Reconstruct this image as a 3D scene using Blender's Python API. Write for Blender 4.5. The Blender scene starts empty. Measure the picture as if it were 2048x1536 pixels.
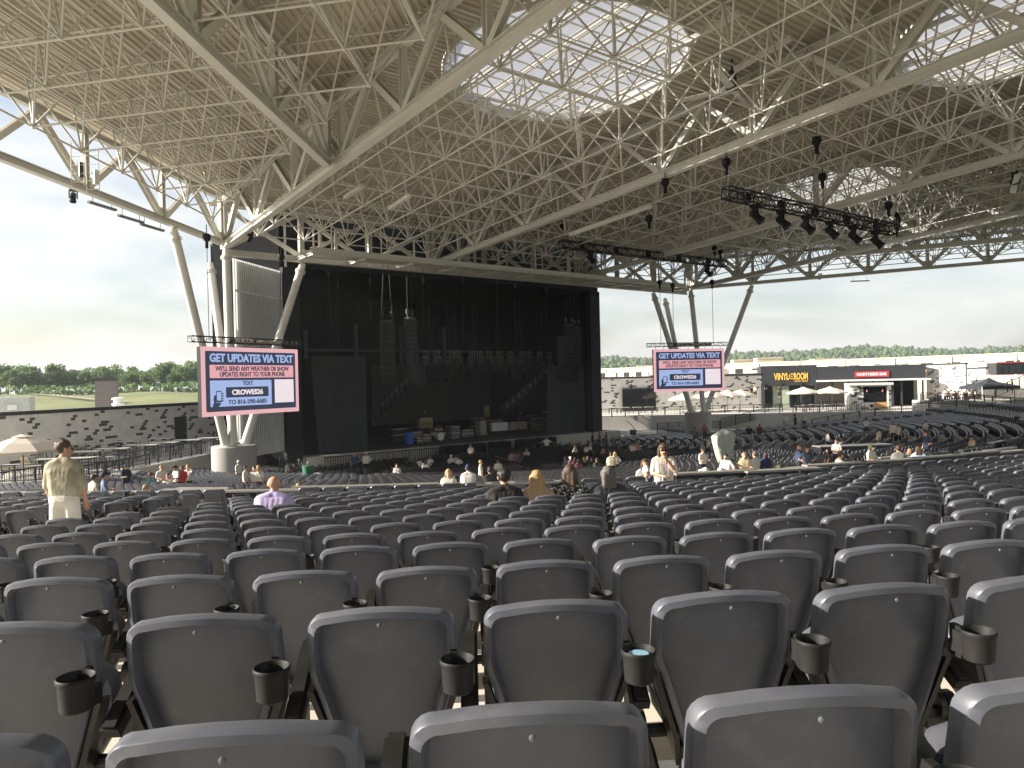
import bpy, bmesh, math, random
import numpy as np
from mathutils import Vector, Matrix, Quaternion
random.seed(7); RNG = np.random.default_rng(7)
R = math.radians
SC = bpy.context.scene
COL = SC.collection

# ---------------------------------------------------------------- camera
# world axes: X runs along the stage front, Y runs upstage, Z up; the viewer's eye is the origin
F, PITCH, ROLL, AZ = 1480.0, math.atan(8/1480), 0.0225, R(51.58)
U0, U1 = math.sin(AZ), math.cos(AZ)
def cp(x, y, z=0.0):                       # viewer's right / ahead / up -> world
    return Vector((x*U0 + y*U1, -x*U1 + y*U0, z))
CR, SR, CPI, SPI = math.cos(ROLL), math.sin(ROLL), math.cos(PITCH), math.sin(PITCH)
cam_d = bpy.data.cameras.new('camera'); cam = bpy.data.objects.new('camera', cam_d); COL.objects.link(cam)
cam_d.sensor_width = 36; cam_d.lens = 36*F/2048; cam_d.clip_start = .05; cam_d.clip_end = 8000
rt, upv, fw = cp(CR, -SR*SPI, -SR*CPI), cp(SR, CR*SPI, CR*CPI), cp(0, CPI, -SPI)
cam.matrix_world = Matrix(((rt.x, upv.x, -fw.x, 0), (rt.y, upv.y, -fw.y, 0), (rt.z, upv.z, -fw.z, 0), (0, 0, 0, 1)))
SC.camera = cam
# ---------------------------------------------------------------- sun and sky
SUN_AZ, SUN_EL = R(-95), R(21)           # azimuth from the viewing direction, to the left
EXPO = 1.95
sd = cp(math.sin(SUN_AZ)*math.cos(SUN_EL), math.cos(SUN_AZ)*math.cos(SUN_EL), math.sin(SUN_EL))
sun_d = bpy.data.lights.new('sun', 'SUN'); sun_d.energy = 3.4; sun_d.angle = R(.6); sun_d.color = (1, .925, .82)
sun = bpy.data.objects.new('sun', sun_d); COL.objects.link(sun)
sun.rotation_euler = sd.to_track_quat('Z', 'Y').to_euler(); sun.location = (-60, 60, 60)
W = bpy.data.worlds.new('World'); SC.world = W; W.use_nodes = True
wn, wl = W.node_tree.nodes, W.node_tree.links; wn.clear()
sky = wn.new('ShaderNodeTexSky'); sky.sky_type = 'NISHITA'; sky.sun_disc = False
sky.sun_elevation = SUN_EL; sky.sun_rotation = math.atan2(sd.x, sd.y); sky.dust_density = 2.5; sky.air_density = 1.0
tc = wn.new('ShaderNodeTexCoord'); mp = wn.new('ShaderNodeMapping'); mp.inputs['Scale'].default_value = (1, 1, 3.4)
wl.new(tc.outputs['Generated'], mp.inputs['Vector'])
nz = wn.new('ShaderNodeTexNoise'); nz.inputs['Scale'].default_value = 2.6; nz.inputs['Detail'].default_value = 7; nz.inputs['Roughness'].default_value = .56
nz.inputs['Distortion'].default_value = .35
wl.new(mp.outputs[0], nz.inputs['Vector'])
rp = wn.new('ShaderNodeValToRGB'); rp.color_ramp.elements[0].position = .36; rp.color_ramp.elements[1].position = .64
rp.color_ramp.elements[0].color = (.12, .12, .12, 1); rp.color_ramp.elements[1].color = (.97, .97, .97, 1)
wl.new(nz.outputs['Fac'], rp.inputs[0])
mul = wn.new('ShaderNodeVectorMath'); mul.operation = 'SCALE'; mul.inputs['Scale'].default_value = .050
wl.new(sky.outputs[0], mul.inputs[0])
mx = wn.new('ShaderNodeMix'); mx.data_type = 'RGBA'
wl.new(rp.outputs[0], mx.inputs['Factor']); wl.new(mul.outputs[0], mx.inputs['A']); mx.inputs['B'].default_value = (.282, .279, .270, 1)
bg = wn.new('ShaderNodeBackground'); wo = wn.new('ShaderNodeOutputWorld')
wl.new(mx.outputs['Result'], bg.inputs[0]); bg.inputs[1].default_value = 1.0; wl.new(bg.outputs[0], wo.inputs[0])
vs = SC.view_settings; vs.view_transform = 'Standard'; vs.look = 'None'; vs.exposure = EXPO; vs.gamma = 1; vs.use_curve_mapping = False
SC.cycles.max_bounces = 6; SC.cycles.diffuse_bounces = 3; SC.cycles.transparent_max_bounces = 8
SC.cycles.use_denoising = True

# ---------------------------------------------------------------- pixel geometry of the photograph (2048 wide)
def ray(px, py):
    a, b = (px-1024)/F, -(py-768)/F
    x, z = a*CR + b*SR, -a*SR + b*CR
    return cp(x, CPI + z*SPI, z*CPI - SPI)
def atz(px, py, Z): r = ray(px, py); return r*(Z/r.z)
def atd(px, py, d): return ray(px, py)*d
def proj(P):
    x, y, z = P[0]*U0 - P[1]*U1, P[0]*U1 + P[1]*U0, P[2]
    d, zz = y*CPI - z*SPI, z*CPI + y*SPI
    if d < .05: return None
    return 1024 + F*(x*CR - zz*SR)/d, 768 - F*(x*SR + zz*CR)/d, d

# ---------------------------------------------------------------- materials
MATS = {}
def mat(name, col, rough=.6, metal=0.0, var=.12, scale=3.0, bump=0.0, bscale=40.0, col2=None, emit=0.0, spec=.5, coord='Object', detail=5.0, ramp=(.3, .7)):
    if name in MATS: return MATS[name]
    m = bpy.data.materials.new(name); m.use_nodes = True; MATS[name] = m
    n, l = m.node_tree.nodes, m.node_tree.links; p = n['Principled BSDF']
    p.inputs['Roughness'].default_value = rough; p.inputs['Metallic'].default_value = metal
    p.inputs['Specular IOR Level'].default_value = spec
    c = Vector(col)
    a = tuple(c*(1-var)) + (1,); b = tuple(Vector(col2) if col2 else c*(1+var)) + (1,)
    t = n.new('ShaderNodeTexCoord'); z = n.new('ShaderNodeTexNoise'); z.inputs['Scale'].default_value = scale; z.inputs['Detail'].default_value = detail
    l.new(t.outputs[coord], z.inputs['Vector'])
    r = n.new('ShaderNodeValToRGB'); e = r.color_ramp.elements; e[0].position, e[1].position = ramp; e[0].color = a; e[1].color = b
    l.new(z.outputs['Fac'], r.inputs[0]); l.new(r.outputs[0], p.inputs['Base Color'])
    if bump:
        z2 = n.new('ShaderNodeTexNoise'); z2.inputs['Scale'].default_value = bscale; z2.inputs['Detail'].default_value = 4
        l.new(t.outputs[coord], z2.inputs['Vector'])
        bp = n.new('ShaderNodeBump'); bp.inputs['Strength'].default_value = bump; bp.inputs['Distance'].default_value = .02
        l.new(z2.outputs['Fac'], bp.inputs['Height']); l.new(bp.outputs[0], p.inputs['Normal'])
    if emit:
        l.new(r.outputs[0], p.inputs['Emission Color']); p.inputs['Emission Strength'].default_value = emit
    return m
def emat(name, col):                       # lit picture elements of the two video walls
    if name in MATS: return MATS[name]
    m = bpy.data.materials.new(name); m.use_nodes = True; MATS[name] = m
    n, l = m.node_tree.nodes, m.node_tree.links; p = n['Principled BSDF']
    p.inputs['Base Color'].default_value = (.02, .02, .02, 1); p.inputs['Roughness'].default_value = .7
    t = n.new('ShaderNodeTexCoord'); w = n.new('ShaderNodeTexNoise'); w.inputs['Scale'].default_value = 1.6
    l.new(t.outputs['Object'], w.inputs['Vector'])
    r = n.new('ShaderNodeValToRGB'); e = r.color_ramp.elements; e[0].color = tuple(Vector(col)*.93)+(1,); e[1].color = tuple(col)+(1,)
    l.new(w.outputs['Fac'], r.inputs[0]); l.new(r.outputs[0], p.inputs['Emission Color'])
    p.inputs['Emission Strength'].default_value = .93/2**EXPO
    return m
def s2l(r, g, b): return tuple(((v/255)/12.92 if v/255 <= .04045 else ((v/255+.055)/1.055)**2.4) for v in (r, g, b))
M_steel = mat('white_steel_paint', (.66, .645, .59), .45, 0, .06, 1.2)
M_tube = mat('white_tube_paint', (.68, .66, .60), .5, 0, .05, .8)
M_deck = mat('tan_steel_deck', (.60, .55, .46), .6, 0, .10, .35)
M_conc = mat('concrete', (.40, .385, .345), .85, 0, .14, .7, .08, 40)
M_tread = mat('tread_concrete', (.60, .55, .46), .85, 0, .16, 1.1, .06, 60)
M_riser = mat('riser_grey', (.52, .52, .50), .6, 0, .1, 1.5)
M_wallc = mat('cast_wall_concrete', (.36, .35, .325), .85, 0, .12, .35, .15, 12)
M_black = mat('black_paint', (.011, .012, .014), .6, 0, .25, 1.5, spec=.15)
M_blackm = mat('black_metal', (.025, .026, .03), .45, .3, .25, 2)
M_char = mat('charcoal_metal', (.045, .047, .052), .5, .2, .15, 1.0)
M_drape = mat('black_drape', (.005, .005, .006), .95, 0, .25, .8, spec=.05)
M_scrim = mat('dark_grey_scrim', (.045, .050, .053), .95, 0, .15, .5, spec=.05)
M_vwall = mat('unlit_video_wall', (.055, .056, .052), .7, 0, .08, .3, spec=.1)
M_chair = mat('grey_seat_plastic', (.086, .092, .112), .42, 0, .05, 6, .04, 300)
def wear(m):                                 # each seat its own tone; dust, smears and fine scratches
    n, l = m.node_tree.nodes, m.node_tree.links; p = n['Principled BSDF']; src = p.inputs['Base Color'].links[0].from_socket
    oi = n.new('ShaderNodeObjectInfo'); tc_ = n['Texture Coordinate']; ad = n.new('ShaderNodeVectorMath'); ad.operation = 'ADD'
    sc_ = n.new('ShaderNodeVectorMath'); sc_.operation = 'SCALE'; sc_.inputs[0].default_value = (31, 17, 23); l.new(oi.outputs['Random'], sc_.inputs['Scale'])
    l.new(tc_.outputs['Object'], ad.inputs[0]); l.new(sc_.outputs[0], ad.inputs[1])
    def noise(scale, det, lo, hi, vec=None):
        z = n.new('ShaderNodeTexNoise'); z.inputs['Scale'].default_value = scale; z.inputs['Detail'].default_value = det; l.new(vec or ad.outputs[0], z.inputs['Vector'])
        r = n.new('ShaderNodeMapRange'); r.inputs['From Min'].default_value = lo; r.inputs['From Max'].default_value = hi; l.new(z.outputs['Fac'], r.inputs[0]); return r.outputs[0]
    st = n.new('ShaderNodeMapping'); st.inputs['Scale'].default_value = (1, 1, .12); st.inputs['Rotation'].default_value = (.3, .5, .4); l.new(ad.outputs[0], st.inputs[0])
    dust, smear, scr = noise(5, 6, .50, .78), noise(14, 3, .60, .72), noise(60, 2, .70, .74, st.outputs[0])
    mxx = n.new('ShaderNodeMath'); mxx.operation = 'MULTIPLY_ADD'; l.new(dust, mxx.inputs[0]); mxx.inputs[1].default_value = .13
    m2 = n.new('ShaderNodeMath'); m2.operation = 'MULTIPLY_ADD'; l.new(scr, m2.inputs[0]); m2.inputs[1].default_value = .22; l.new(smear, m2.inputs[2])
    m3 = n.new('ShaderNodeMath'); m3.operation = 'MULTIPLY'; l.new(m2.outputs[0], m3.inputs[0]); m3.inputs[1].default_value = .10; l.new(m3.outputs[0], mxx.inputs[2])
    mix = n.new('ShaderNodeMix'); mix.data_type = 'RGBA'; l.new(mxx.outputs[0], mix.inputs['Factor']); l.new(src, mix.inputs['A']); mix.inputs['B'].default_value = (.30, .28, .25, 1)
    hs = n.new('ShaderNodeHueSaturation'); l.new(mix.outputs['Result'], hs.inputs['Color']); vr = n.new('ShaderNodeMapRange'); vr.inputs['To Min'].default_value = .90; vr.inputs['To Max'].default_value = 1.10; l.new(oi.outputs['Random'], vr.inputs[0]); l.new(vr.outputs[0], hs.inputs['Value'])
    l.new(hs.outputs[0], p.inputs['Base Color'])
    rr = n.new('ShaderNodeMapRange'); rr.inputs['To Min'].default_value = .36; rr.inputs['To Max'].default_value = .62; l.new(dust, rr.inputs[0]); l.new(rr.outputs[0], p.inputs['Roughness'])
wear(M_chair)
M_chair2 = M_chair
M_arm = mat('black_seat_plastic', (.014, .0135, .0135), .62, 0, .3, 12, spec=.25)
M_stand = mat('dark_seat_iron', (.020, .018, .017), .45, .2, .25, 10)
M_slat = mat('silver_slat_paint', (.62, .63, .63), .5, 0, .05, 2)
M_alu = mat('aluminium', (.55, .55, .55), .35, .8, .08, 4)
M_lblock = mat('pale_concrete_block', (.76, .74, .69), .9, 0, .10, 1.4, .2, 30)
M_dblock = mat('dark_concrete_block', (.105, .10, .098), .9, 0, .18, 1.4, .2, 30)
M_mort = mat('block_mortar', (.55, .53, .49), .95, 0, .08, 3)
M_pink = mat('canvas_cream', (.62, .54, .45), .9, 0, .06, 1.2)
M_white = mat('white_metal', (.75, .75, .73), .5, 0, .05, 2)
M_wood = mat('blond_wood', (.42, .29, .15), .6, 0, .2, 5)
M_skin = mat('skin', (.50, .27, .18), .6, 0, .1, 9)

# ---------------------------------------------------------------- mesh helpers
class MB:
    """collects polygons for one mesh object"""
    def __init__(s): s.v = []; s.f = []; s.m = []
    def add(s, vs, fs, mi=0):
        o = len(s.v); s.v += [tuple(x) for x in vs]; s.f += [tuple(i+o for i in f) for f in fs]; s.m += [mi]*len(fs); return s
    def quad(s, a, b, c, d, mi=0): return s.add((a, b, c, d), ((0, 1, 2, 3),), mi)
    def box(s, c, d, rz=0.0, M=None, mi=0):
        x, y, z = d[0]/2, d[1]/2, d[2]/2
        vs = [Vector((i*x, j*y, k*z)) for k in (-1, 1) for j in (-1, 1) for i in (-1, 1)]
        if M is None: M = Matrix.Rotation(rz, 3, 'Z')
        c = Vector(c)
        return s.add([M @ v + c for v in vs], ((0, 2, 3, 1), (4, 5, 7, 6), (0, 1, 5, 4), (2, 6, 7, 3), (0, 4, 6, 2), (1, 3, 7, 5)), mi)
    def bar(s, p, q, w, h, up=(0, 0, 1), mi=0):
        p, q = Vector(p), Vector(q); d = q-p; L = d.length
        if L < 1e-6: return s
        y = d/L; x = y.cross(Vector(up))
        if x.length < 1e-4: x = y.cross(Vector((1, 0, 0)))
        x.normalize(); z = x.cross(y)
        M = Matrix((x, y, z)).transposed()
        return s.box((p+q)/2, (w, L, h), M=M, mi=mi)
    def tube(s, p, q, r, n=6, r2=None, mi=0, cap=True):
        p, q = Vector(p), Vector(q); d = q-p
        if d.length < 1e-6: return s
        r2 = r if r2 is None else r2; d.normalize()
        x = d.orthogonal().normalized(); y = d.cross(x)
        vs = [p + (x*math.cos(2*math.pi*i/n) + y*math.sin(2*math.pi*i/n))*r for i in range(n)] + \
             [q + (x*math.cos(2*math.pi*i/n) + y*math.sin(2*math.pi*i/n))*r2 for i in range(n)]
        fs = [(i, (i+1) % n, n+(i+1) % n, n+i) for i in range(n)]
        if cap: fs += [tuple(range(n-1, -1, -1)), tuple(range(n, 2*n))]
        return s.add(vs, fs, mi)
    def path(s, pts, r, n=5, mi=0):
        for a, b in zip(pts[:-1], pts[1:]): s.tube(a, b, r, n, mi=mi)
        return s
    def lathe(s, prof, c=(0, 0, 0), n=16, mi=0, M=None):
        c = Vector(c); vs = []; fs = []
        for (r, z) in prof:
            for i in range(n):
                v = Vector((r*math.cos(2*math.pi*i/n), r*math.sin(2*math.pi*i/n), z))
                vs.append((M @ v if M else v) + c)
        for k in range(len(prof)-1):
            for i in range(n): fs.append((k*n+i, k*n+(i+1) % n, (k+1)*n+(i+1) % n, (k+1)*n+i))
        fs += [tuple(range(n-1, -1, -1)), tuple(range((len(prof)-1)*n, len(prof)*n))]
        return s.add(vs, fs, mi)
    def prism(s, poly, e, mi=0):            # planar polygon (3D points) pushed along the vector e
        n = len(poly); e = Vector(e); a = [Vector(p) for p in poly]
        return s.add(a + [p+e for p in a], [tuple(range(n-1, -1, -1)), tuple(range(n, 2*n))] + [(i, (i+1) % n, n+(i+1) % n, n+i) for i in range(n)], mi)
    def mesh(s, name, mats, smooth=None, off=None):
        me = bpy.data.meshes.new(name)
        v = s.v if off is None else [(a-off[0], b-off[1], c-off[2]) for a, b, c in s.v]
        me.from_pydata(v, [], s.f)
        for m in (mats if isinstance(mats, (list, tuple)) else [mats]): me.materials.append(m)
        if any(s.m): me.polygons.foreach_set('material_index', s.m)
        if smooth is not None:
            me.polygons.foreach_set('use_smooth', [True]*len(me.polygons)); me.set_sharp_from_angle(angle=R(smooth))
        me.update(); return me
    def build(s, name, mats, parent=None, smooth=None):
        """vertices are in world space; they are stored relative to the parent's place"""
        off = parent.location if parent is not None else None
        if parent is not None and parent.parent is not None: off = parent.parent.location + parent.location
        return link(name, s.mesh(name, mats, smooth, off), parent)
def link(name, me, parent=None, loc=None):
    o = bpy.data.objects.new(name, me); COL.objects.link(o)
    if parent is not None: o.parent = parent
    if loc is not None: o.location = loc
    return o
def tag(o, label=None, cat=None, group=None, kind=None):
    if label: o['label'] = label
    if cat: o['category'] = cat
    if group: o['group'] = group
    if kind: o['kind'] = kind
    return o
def empty(name, loc, label=None, cat=None, group=None, rz=0.0):
    o = bpy.data.objects.new(name, None); COL.objects.link(o); o.location = loc; o.rotation_euler.z = rz; o.empty_display_size = .2
    return tag(o, label, cat, group)
def copy_tree(o, parent=None):
    c = o.copy(); COL.objects.link(c); c.parent = parent
    for ch in o.children: copy_tree(ch, c)
    return c
def ordn(i):
    w = ['first', 'second', 'third', 'fourth', 'fifth', 'sixth', 'seventh', 'eighth', 'ninth', 'tenth', 'eleventh', 'twelfth', 'thirteenth', 'fourteenth', 'fifteenth', 'sixteenth', 'seventeenth', 'eighteenth', 'nineteenth', 'twentieth']
    if i <= 20: return w[i-1]
    return '%d%s' % (i, 'th' if 10 <= i % 100 <= 20 else {1: 'st', 2: 'nd', 3: 'rd'}.get(i % 10, 'th'))

# shared unit sections: a round tube, a wide-flange beam and a square bar, all one metre long on +Y
def unit_tube(n=7): return MB().tube((0, 0, 0), (0, 1, 0), 1.0, n, cap=False)
def unit_hbeam():
    t = .10; x = [(-.5, -.5), (.5, -.5), (.5, -.5+t), (t/2, -.5+t), (t/2, .5-t), (.5, .5-t), (.5, .5), (-.5, .5), (-.5, .5-t), (-t/2, .5-t), (-t/2, -.5+t), (-.5, -.5+t)]
    return MB().prism([(a, 0, b) for a, b in x], (0, 1, 0))
ME_TUBE = unit_tube().mesh('tube_section', M_tube, 60)
ME_HB = unit_hbeam().mesh('wide_flange_section', M_steel)
def member(name, me, p, q, w, h, parent, up=(0, 0, 1)):
    p, q = Vector(p), Vector(q); d = q-p; L = d.length; y = d/L; x = y.cross(Vector(up))
    if x.length < 1e-3: x = y.cross(Vector((0, 1, 0)))
    x.normalize(); z = x.cross(y)
    o = bpy.data.objects.new(name, me); COL.objects.link(o); o.parent = parent
    o.matrix_basis = Matrix.Translation(p - parent.location) @ Matrix((x, y, z)).transposed().to_4x4() @ Matrix.Diagonal((w, L, h, 1))
    return o

# ================================================================ SETTING
CC = Vector((40.85, 60.0, 0))               # the centre all seating arcs share
STAGE_Z, DECK_Z, FLOOR_Z, GROUND_Z = -5.7, -5.1, -6.85, -7.7
RSEAT = 112.0
LWALL, RWALL = -41.0, 138.0                  # X-Y of the wall on one side, X+Y on the other
ROWS = []                                    # upper seating: radius of the chairs, height of the tread
for k in range(-4, 16):
    top = -.56 - .13*min(k, 5) - .115*max(0, k-5)
    ROWS.append((k, 71.32-1.03*k-(.13 if k == 0 else 0), top-.86-(.05 if k == 0 else 0)))
LOW = [(j, 45.4-.95*j, -4.8-.085*j) for j in range(22)]
RINGS = []                                   # outer radius, inner radius, height
for k, r, z in ROWS: RINGS.append((r+.42, r-.61, z))
BOX = [(55.26, 52.3, -3.55), (52.3, 49.3, -4.0), (49.3, 45.85, -4.45)]
RINGS += BOX
for j, r, z in LOW: RINGS.append((r+.45, r-.5, z))
RIN = LOW[-1][1]-.5
RINGS.append((RIN, .5, FLOOR_Z))
ACUT, RCUT, ZCUT = R(-5), 52.0, -3.5       # past this angle the upper block ends in a walkway
def ring_limits(r):
    a0 = -R(45) + math.asin(max(-1, min(1, (LWALL+19.15)/math.sqrt(2)/r))) if r > 15.5 else -R(90)
    a1 = R(45) - math.asin(max(-1, min(1, (100.85-RSEAT)/math.sqrt(2)/r))) if r > 26.4 else R(90)
    return max(a0, -R(100)), min(a1, ACUT if r > RCUT else R(100))
def polar(r, a, z=0.0): return Vector((CC.x + r*math.sin(a), CC.y - r*math.cos(a), z))
def bowl_z(X, Y):
    if X-Y < LWALL or X+Y > RWALL: return DECK_Z
    if Y > 56 and 22 < X < 60: return STAGE_Z
    r = math.hypot(X-CC.x, Y-CC.y)
    if r > 26.4 and X+Y > RSEAT: return FLOOR_Z
    if r > RCUT and math.atan2(X-CC.x, CC.y-Y) > ACUT: return ZCUT
    for ro, ri, z in RINGS:
        if ri < r <= ro: return z
    return RINGS[0][2] if r > RINGS[0][0] else FLOOR_Z
def stand_at(px, py, h, lo=4.0, hi=130.0):   # the spot where something h tall reaches up to that point of the photograph
    r = ray(px, py); t = lo; above = False; best = (1e9, None)
    while t < hi:
        p = r*t; g = p.z - bowl_z(p.x, p.y) - h
        if g > 0: above = True
        elif above: best = (0, p); break
        if abs(g) < best[0]: best = (abs(g), p)
        t += .05
    p = best[1]; return Vector((p.x, p.y, bowl_z(p.x, p.y)))

M_pave_ = mat('pale_paving', (.58, .555, .50), .9, 0, .1, .6, .1, 20)
mb = MB(); mt = MB(); mr = MB()
for i, (ro, ri, z) in enumerate(RINGS[:-1]):
    a0, a1 = ring_limits((ro+ri)/2)
    if 45.9 < (ro+ri)/2 < 52: pass
    n = max(8, int((a1-a0)/R(1.6)))
    zb = RINGS[i+1][2] - .02
    for q in range(n):
        x, y = a0+(a1-a0)*q/n, a0+(a1-a0)*(q+1)/n
        mb.quad(polar(ro, x, z), polar(ro, y, z), polar(ri, y, z), polar(ri, x, z))
        mr.quad(polar(ri, x, z-.004), polar(ri, y, z-.004), polar(ri, y, zb), polar(ri, x, zb))
        if i < 20: mt.quad(polar(ri+.07, x, z+.004), polar(ri+.07, y, z+.004), polar(ri-.006, y, z+.004), polar(ri-.006, x, z+.004)); mt.quad(polar(ri-.006, x, z+.004), polar(ri-.006, y, z+.004), polar(ri-.006, y, z-.05), polar(ri-.006, x, z-.05))
wk = MB()
for q in range(50):
    x, y = ACUT+R(58)*q/50, ACUT+R(58)*(q+1)/50
    wk.prism([polar(RCUT-.02, x, GROUND_Z+.03), polar(RCUT-.02, y, GROUND_Z+.03), polar(60, y, GROUND_Z+.03), polar(60, x, GROUND_Z+.03)], (0, 0, ZCUT-GROUND_Z-.03))
tag(wk.build('rear_walkway', M_pave_), kind='structure')
tag(mb.build('seating_terrace', M_tread), kind='structure')
for i, (ro, ri, z) in enumerate(RINGS[:-1]):
    if (ro+ri)/2 < 26.4 or ro > RCUT+.5: continue
    a1 = ring_limits((ro+ri)/2)[1]; mr.quad(polar(ro, a1, z-.004), polar(ri, a1, z-.004), polar(ri, a1, FLOOR_Z), polar(ro, a1, FLOOR_Z))
tag(mr.build('terrace_riser', M_riser), kind='structure')
tag(mt.build('terrace_nosing', M_alu), kind='structure')
tag(MB().add([(-20, 20, FLOOR_Z), (100, 20, FLOOR_Z), (120, 60, FLOOR_Z), (95, 80, FLOOR_Z), (0, 80, FLOOR_Z)], [(0, 1, 2, 3, 4)]).build('orchestra_floor', M_conc), kind='structure')
# the ground to the horizon
M_ground = mat('dry_grass_ground', (.085, .105, .035), .95, 0, .25, .02, col2=(.13, .14, .055))
n = 48; gv = [(0, 0, GROUND_Z)]; gf = []
for k, rr in enumerate((90, 250, 800, 2500, 6000)):
    for i in range(n): gv.append((rr*math.cos(2*math.pi*i/n), rr*math.sin(2*math.pi*i/n), GROUND_Z))
for i in range(n): gf.append((0, 1+i, 1+(i+1) % n))
for k in range(4):
    for i in range(n): gf.append((1+k*n+i, 1+(k+1)*n+i, 1+(k+1)*n+(i+1) % n, 1+k*n+(i+1) % n))
tag(MB().add(gv, gf).build('ground', M_ground), kind='structure')
# terraces either side: paved patio and plaza with their retaining walls
def terrace(name, pts, z, m):
    b = MB(); b.prism([(x, y, GROUND_Z+.02) for x, y in pts], (0, 0, z-GROUND_Z-.02)); return tag(b.build(name, m), kind='structure')
M_pave = mat('pale_paving', (.58, .555, .50), .9, 0, .1, .6, .1, 20)
terrace('patio', [(-70, -29), (24.5, 65.5), (24.5, 90), (-20, 90), (-70, 40)], DECK_Z, M_pave)
terrace('plaza', [(RWALL+32, -32), (RWALL+95, 30), (105, 112), (57.2, 112), (57.2, RWALL-57.2)], DECK_Z, M_pave)
for nm, p, q in (('retaining_wall', (-30, 11-.0), (24.6, 65.6)), ('retaining_wall', (RWALL+12, -12), (57.1, RWALL-57.1))):
    p, q = Vector(p), Vector(q); d = (q-p).normalized(); nn = Vector((d.y, -d.x)) if p.x < 30 else Vector((-d.y, d.x))
    b = MB(); L = (q-p).length; k = int(L/3.6)
    w = empty(nm, (q.x, q.y, FLOOR_Z), 'pale cast concrete wall under the patio railing' if p.x < 30 else 'pale cast concrete wall under the plaza railing', 'wall')
    for i in range(k):
        a, c = p+d*(L*i/k), p+d*(L*(i+1)/k-.018)
        m_ = (a+c)/2 + nn*.15
        MB().box((m_.x, m_.y, (DECK_Z+.12+FLOOR_Z-.3)/2), ((c-a).length, .3, DECK_Z+.12-FLOOR_Z+.3), rz=math.atan2(d.y, d.x)).build('panel', M_wallc, w)

# ---------------------------------------------------------------- railing builder
def railing(label, pts, z, h=1.0, step=1.5, parent_name='railing', infill=.13, m=None, group=None):
    m = m or M_blackm
    pts = [Vector((p[0], p[1], p[2] if len(p) > 2 else z)) for p in pts]
    t = empty(parent_name, pts[0], label, 'railing', group)
    inf = MB()
    for a, b in zip(pts[:-1], pts[1:]):
        d = b-a; L = d.length; k = max(1, int(L/step))
        MB().bar(a+Vector((0, 0, h)), b+Vector((0, 0, h)), .09, .06).build('top_rail', m, t)
        MB().bar(a+Vector((0, 0, .12)), b+Vector((0, 0, .12)), .04, .05).build('bottom_rail', m, t)
        for i in range(k+1):
            p = a+d*(i/k)
            MB().box((p.x, p.y, p.z+h/2-.02), (.085, .085, h-.04), math.atan2(d.y, d.x)).build('post', m, t)
        if infill:
            kk = int(L/infill)
            for i in range(kk):
                p = a+d*((i+.5)/kk); inf.box((p.x, p.y, p.z+.12+(h-.15)/2), (.018, .018, h-.16), math.atan2(d.y, d.x))
            for f in (.35, .6): inf.bar(a+Vector((0, 0, h*f)), b+Vector((0, 0, h*f)), .015, .02)
    if infill: tag(inf.build('balusters', m, t), kind='stuff')
    return t

# ================================================================ ROOF
TX = [16.1, 32.6, 49.1, 65.6]; YF, PAN, SL, ZB = 51.0, 5.95, .0736, 9.55
YB = YF - PAN*11
def zb(y): return ZB + SL*(YF-y)             # underside of the roof rises away from the stage
DEP, DECKH = 3.0, 3.62
def truss(label, base, d, npan, parent_name='roof_truss', w=.42, h=.40, dep=DEP, wd=.30, plan_slope=None, half=True):
    """warren truss with verticals: base = first bottom node, d = plan unit vector"""
    base = Vector(base); d = Vector((d[0], d[1], 0)).normalized()
    def pt(s, top): x = base + d*s; x.z = zb(x.y) + (dep if top else 0); return x
    t = empty(parent_name, base, label, 'truss', 'main roof trusses')
    L = PAN*npan
    for i in range(npan):
        member('bottom_chord', ME_HB, pt(i*PAN, 0), pt((i+1)*PAN-.01, 0), h, w, t)
        member('top_chord', ME_HB, pt(i*PAN, 1), pt((i+1)*PAN-.01, 1), h, w*.85, t)
    for i in range(npan+1):
        a = pt(i*PAN, 0)
        member('vertical', ME_HB, a+Vector((0, 0, w/2)), pt(i*PAN, 1)-Vector((0, 0, w*.43)), wd*.9, wd, t, up=d)
        g = MB(); g.box(a+Vector((0, 0, w*.9)), (.03, .95, .75), rz=math.atan2(-d.x, d.y)); g.build('gusset', M_steel, t)
        for s in (-.5, .5):
            if (i == 0 and s < 0) or (i == npan and s > 0): continue
            e = pt((i+s)*PAN, 1); o = d*(.16 if s > 0 else -.16)
            member('diagonal', ME_HB, a+Vector((0, 0, w/2))+o, e-Vector((0, 0, w*.43)), wd, wd, t, up=d.cross(Vector((0, 0, 1))))
    return t
tw = ['leftmost deep white roof truss running from the column cluster out over the seats', 'white roof truss second from the left, left of the lighting truss',
      'white roof truss third from the left, right of the hanging lighting truss', 'white roof truss over the far column cluster']
for x, lb in zip(TX, tw): truss(lb, (x, YF, zb(YF)), (0, -1), 11)
s2 = math.sqrt(.5)
EDX, EDY = -.760, -.650                     # plan direction of the open roof edge
truss('white edge truss along the open roof side against the sky at left', (TX[0]-.45, YF-.45, zb(YF)), (EDX, EDY), 13, h=.36, w=.36)
truss('white edge truss along the far open roof side against the sky at right', (TX[3]+.45, YF-.45, zb(YF)), (s2, -s2), 13, h=.36, w=.36)
YS = YF-PAN*2.8
truss('white truss branching off the leftmost truss toward the upper left corner', (TX[0]-.45, YS-.45, zb(YS)), (-s2, -s2), 9, wd=.34)
truss('white truss branching off the far side truss', (TX[3]+.45, YS-.45, zb(YS)), (s2, -s2), 9)
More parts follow.
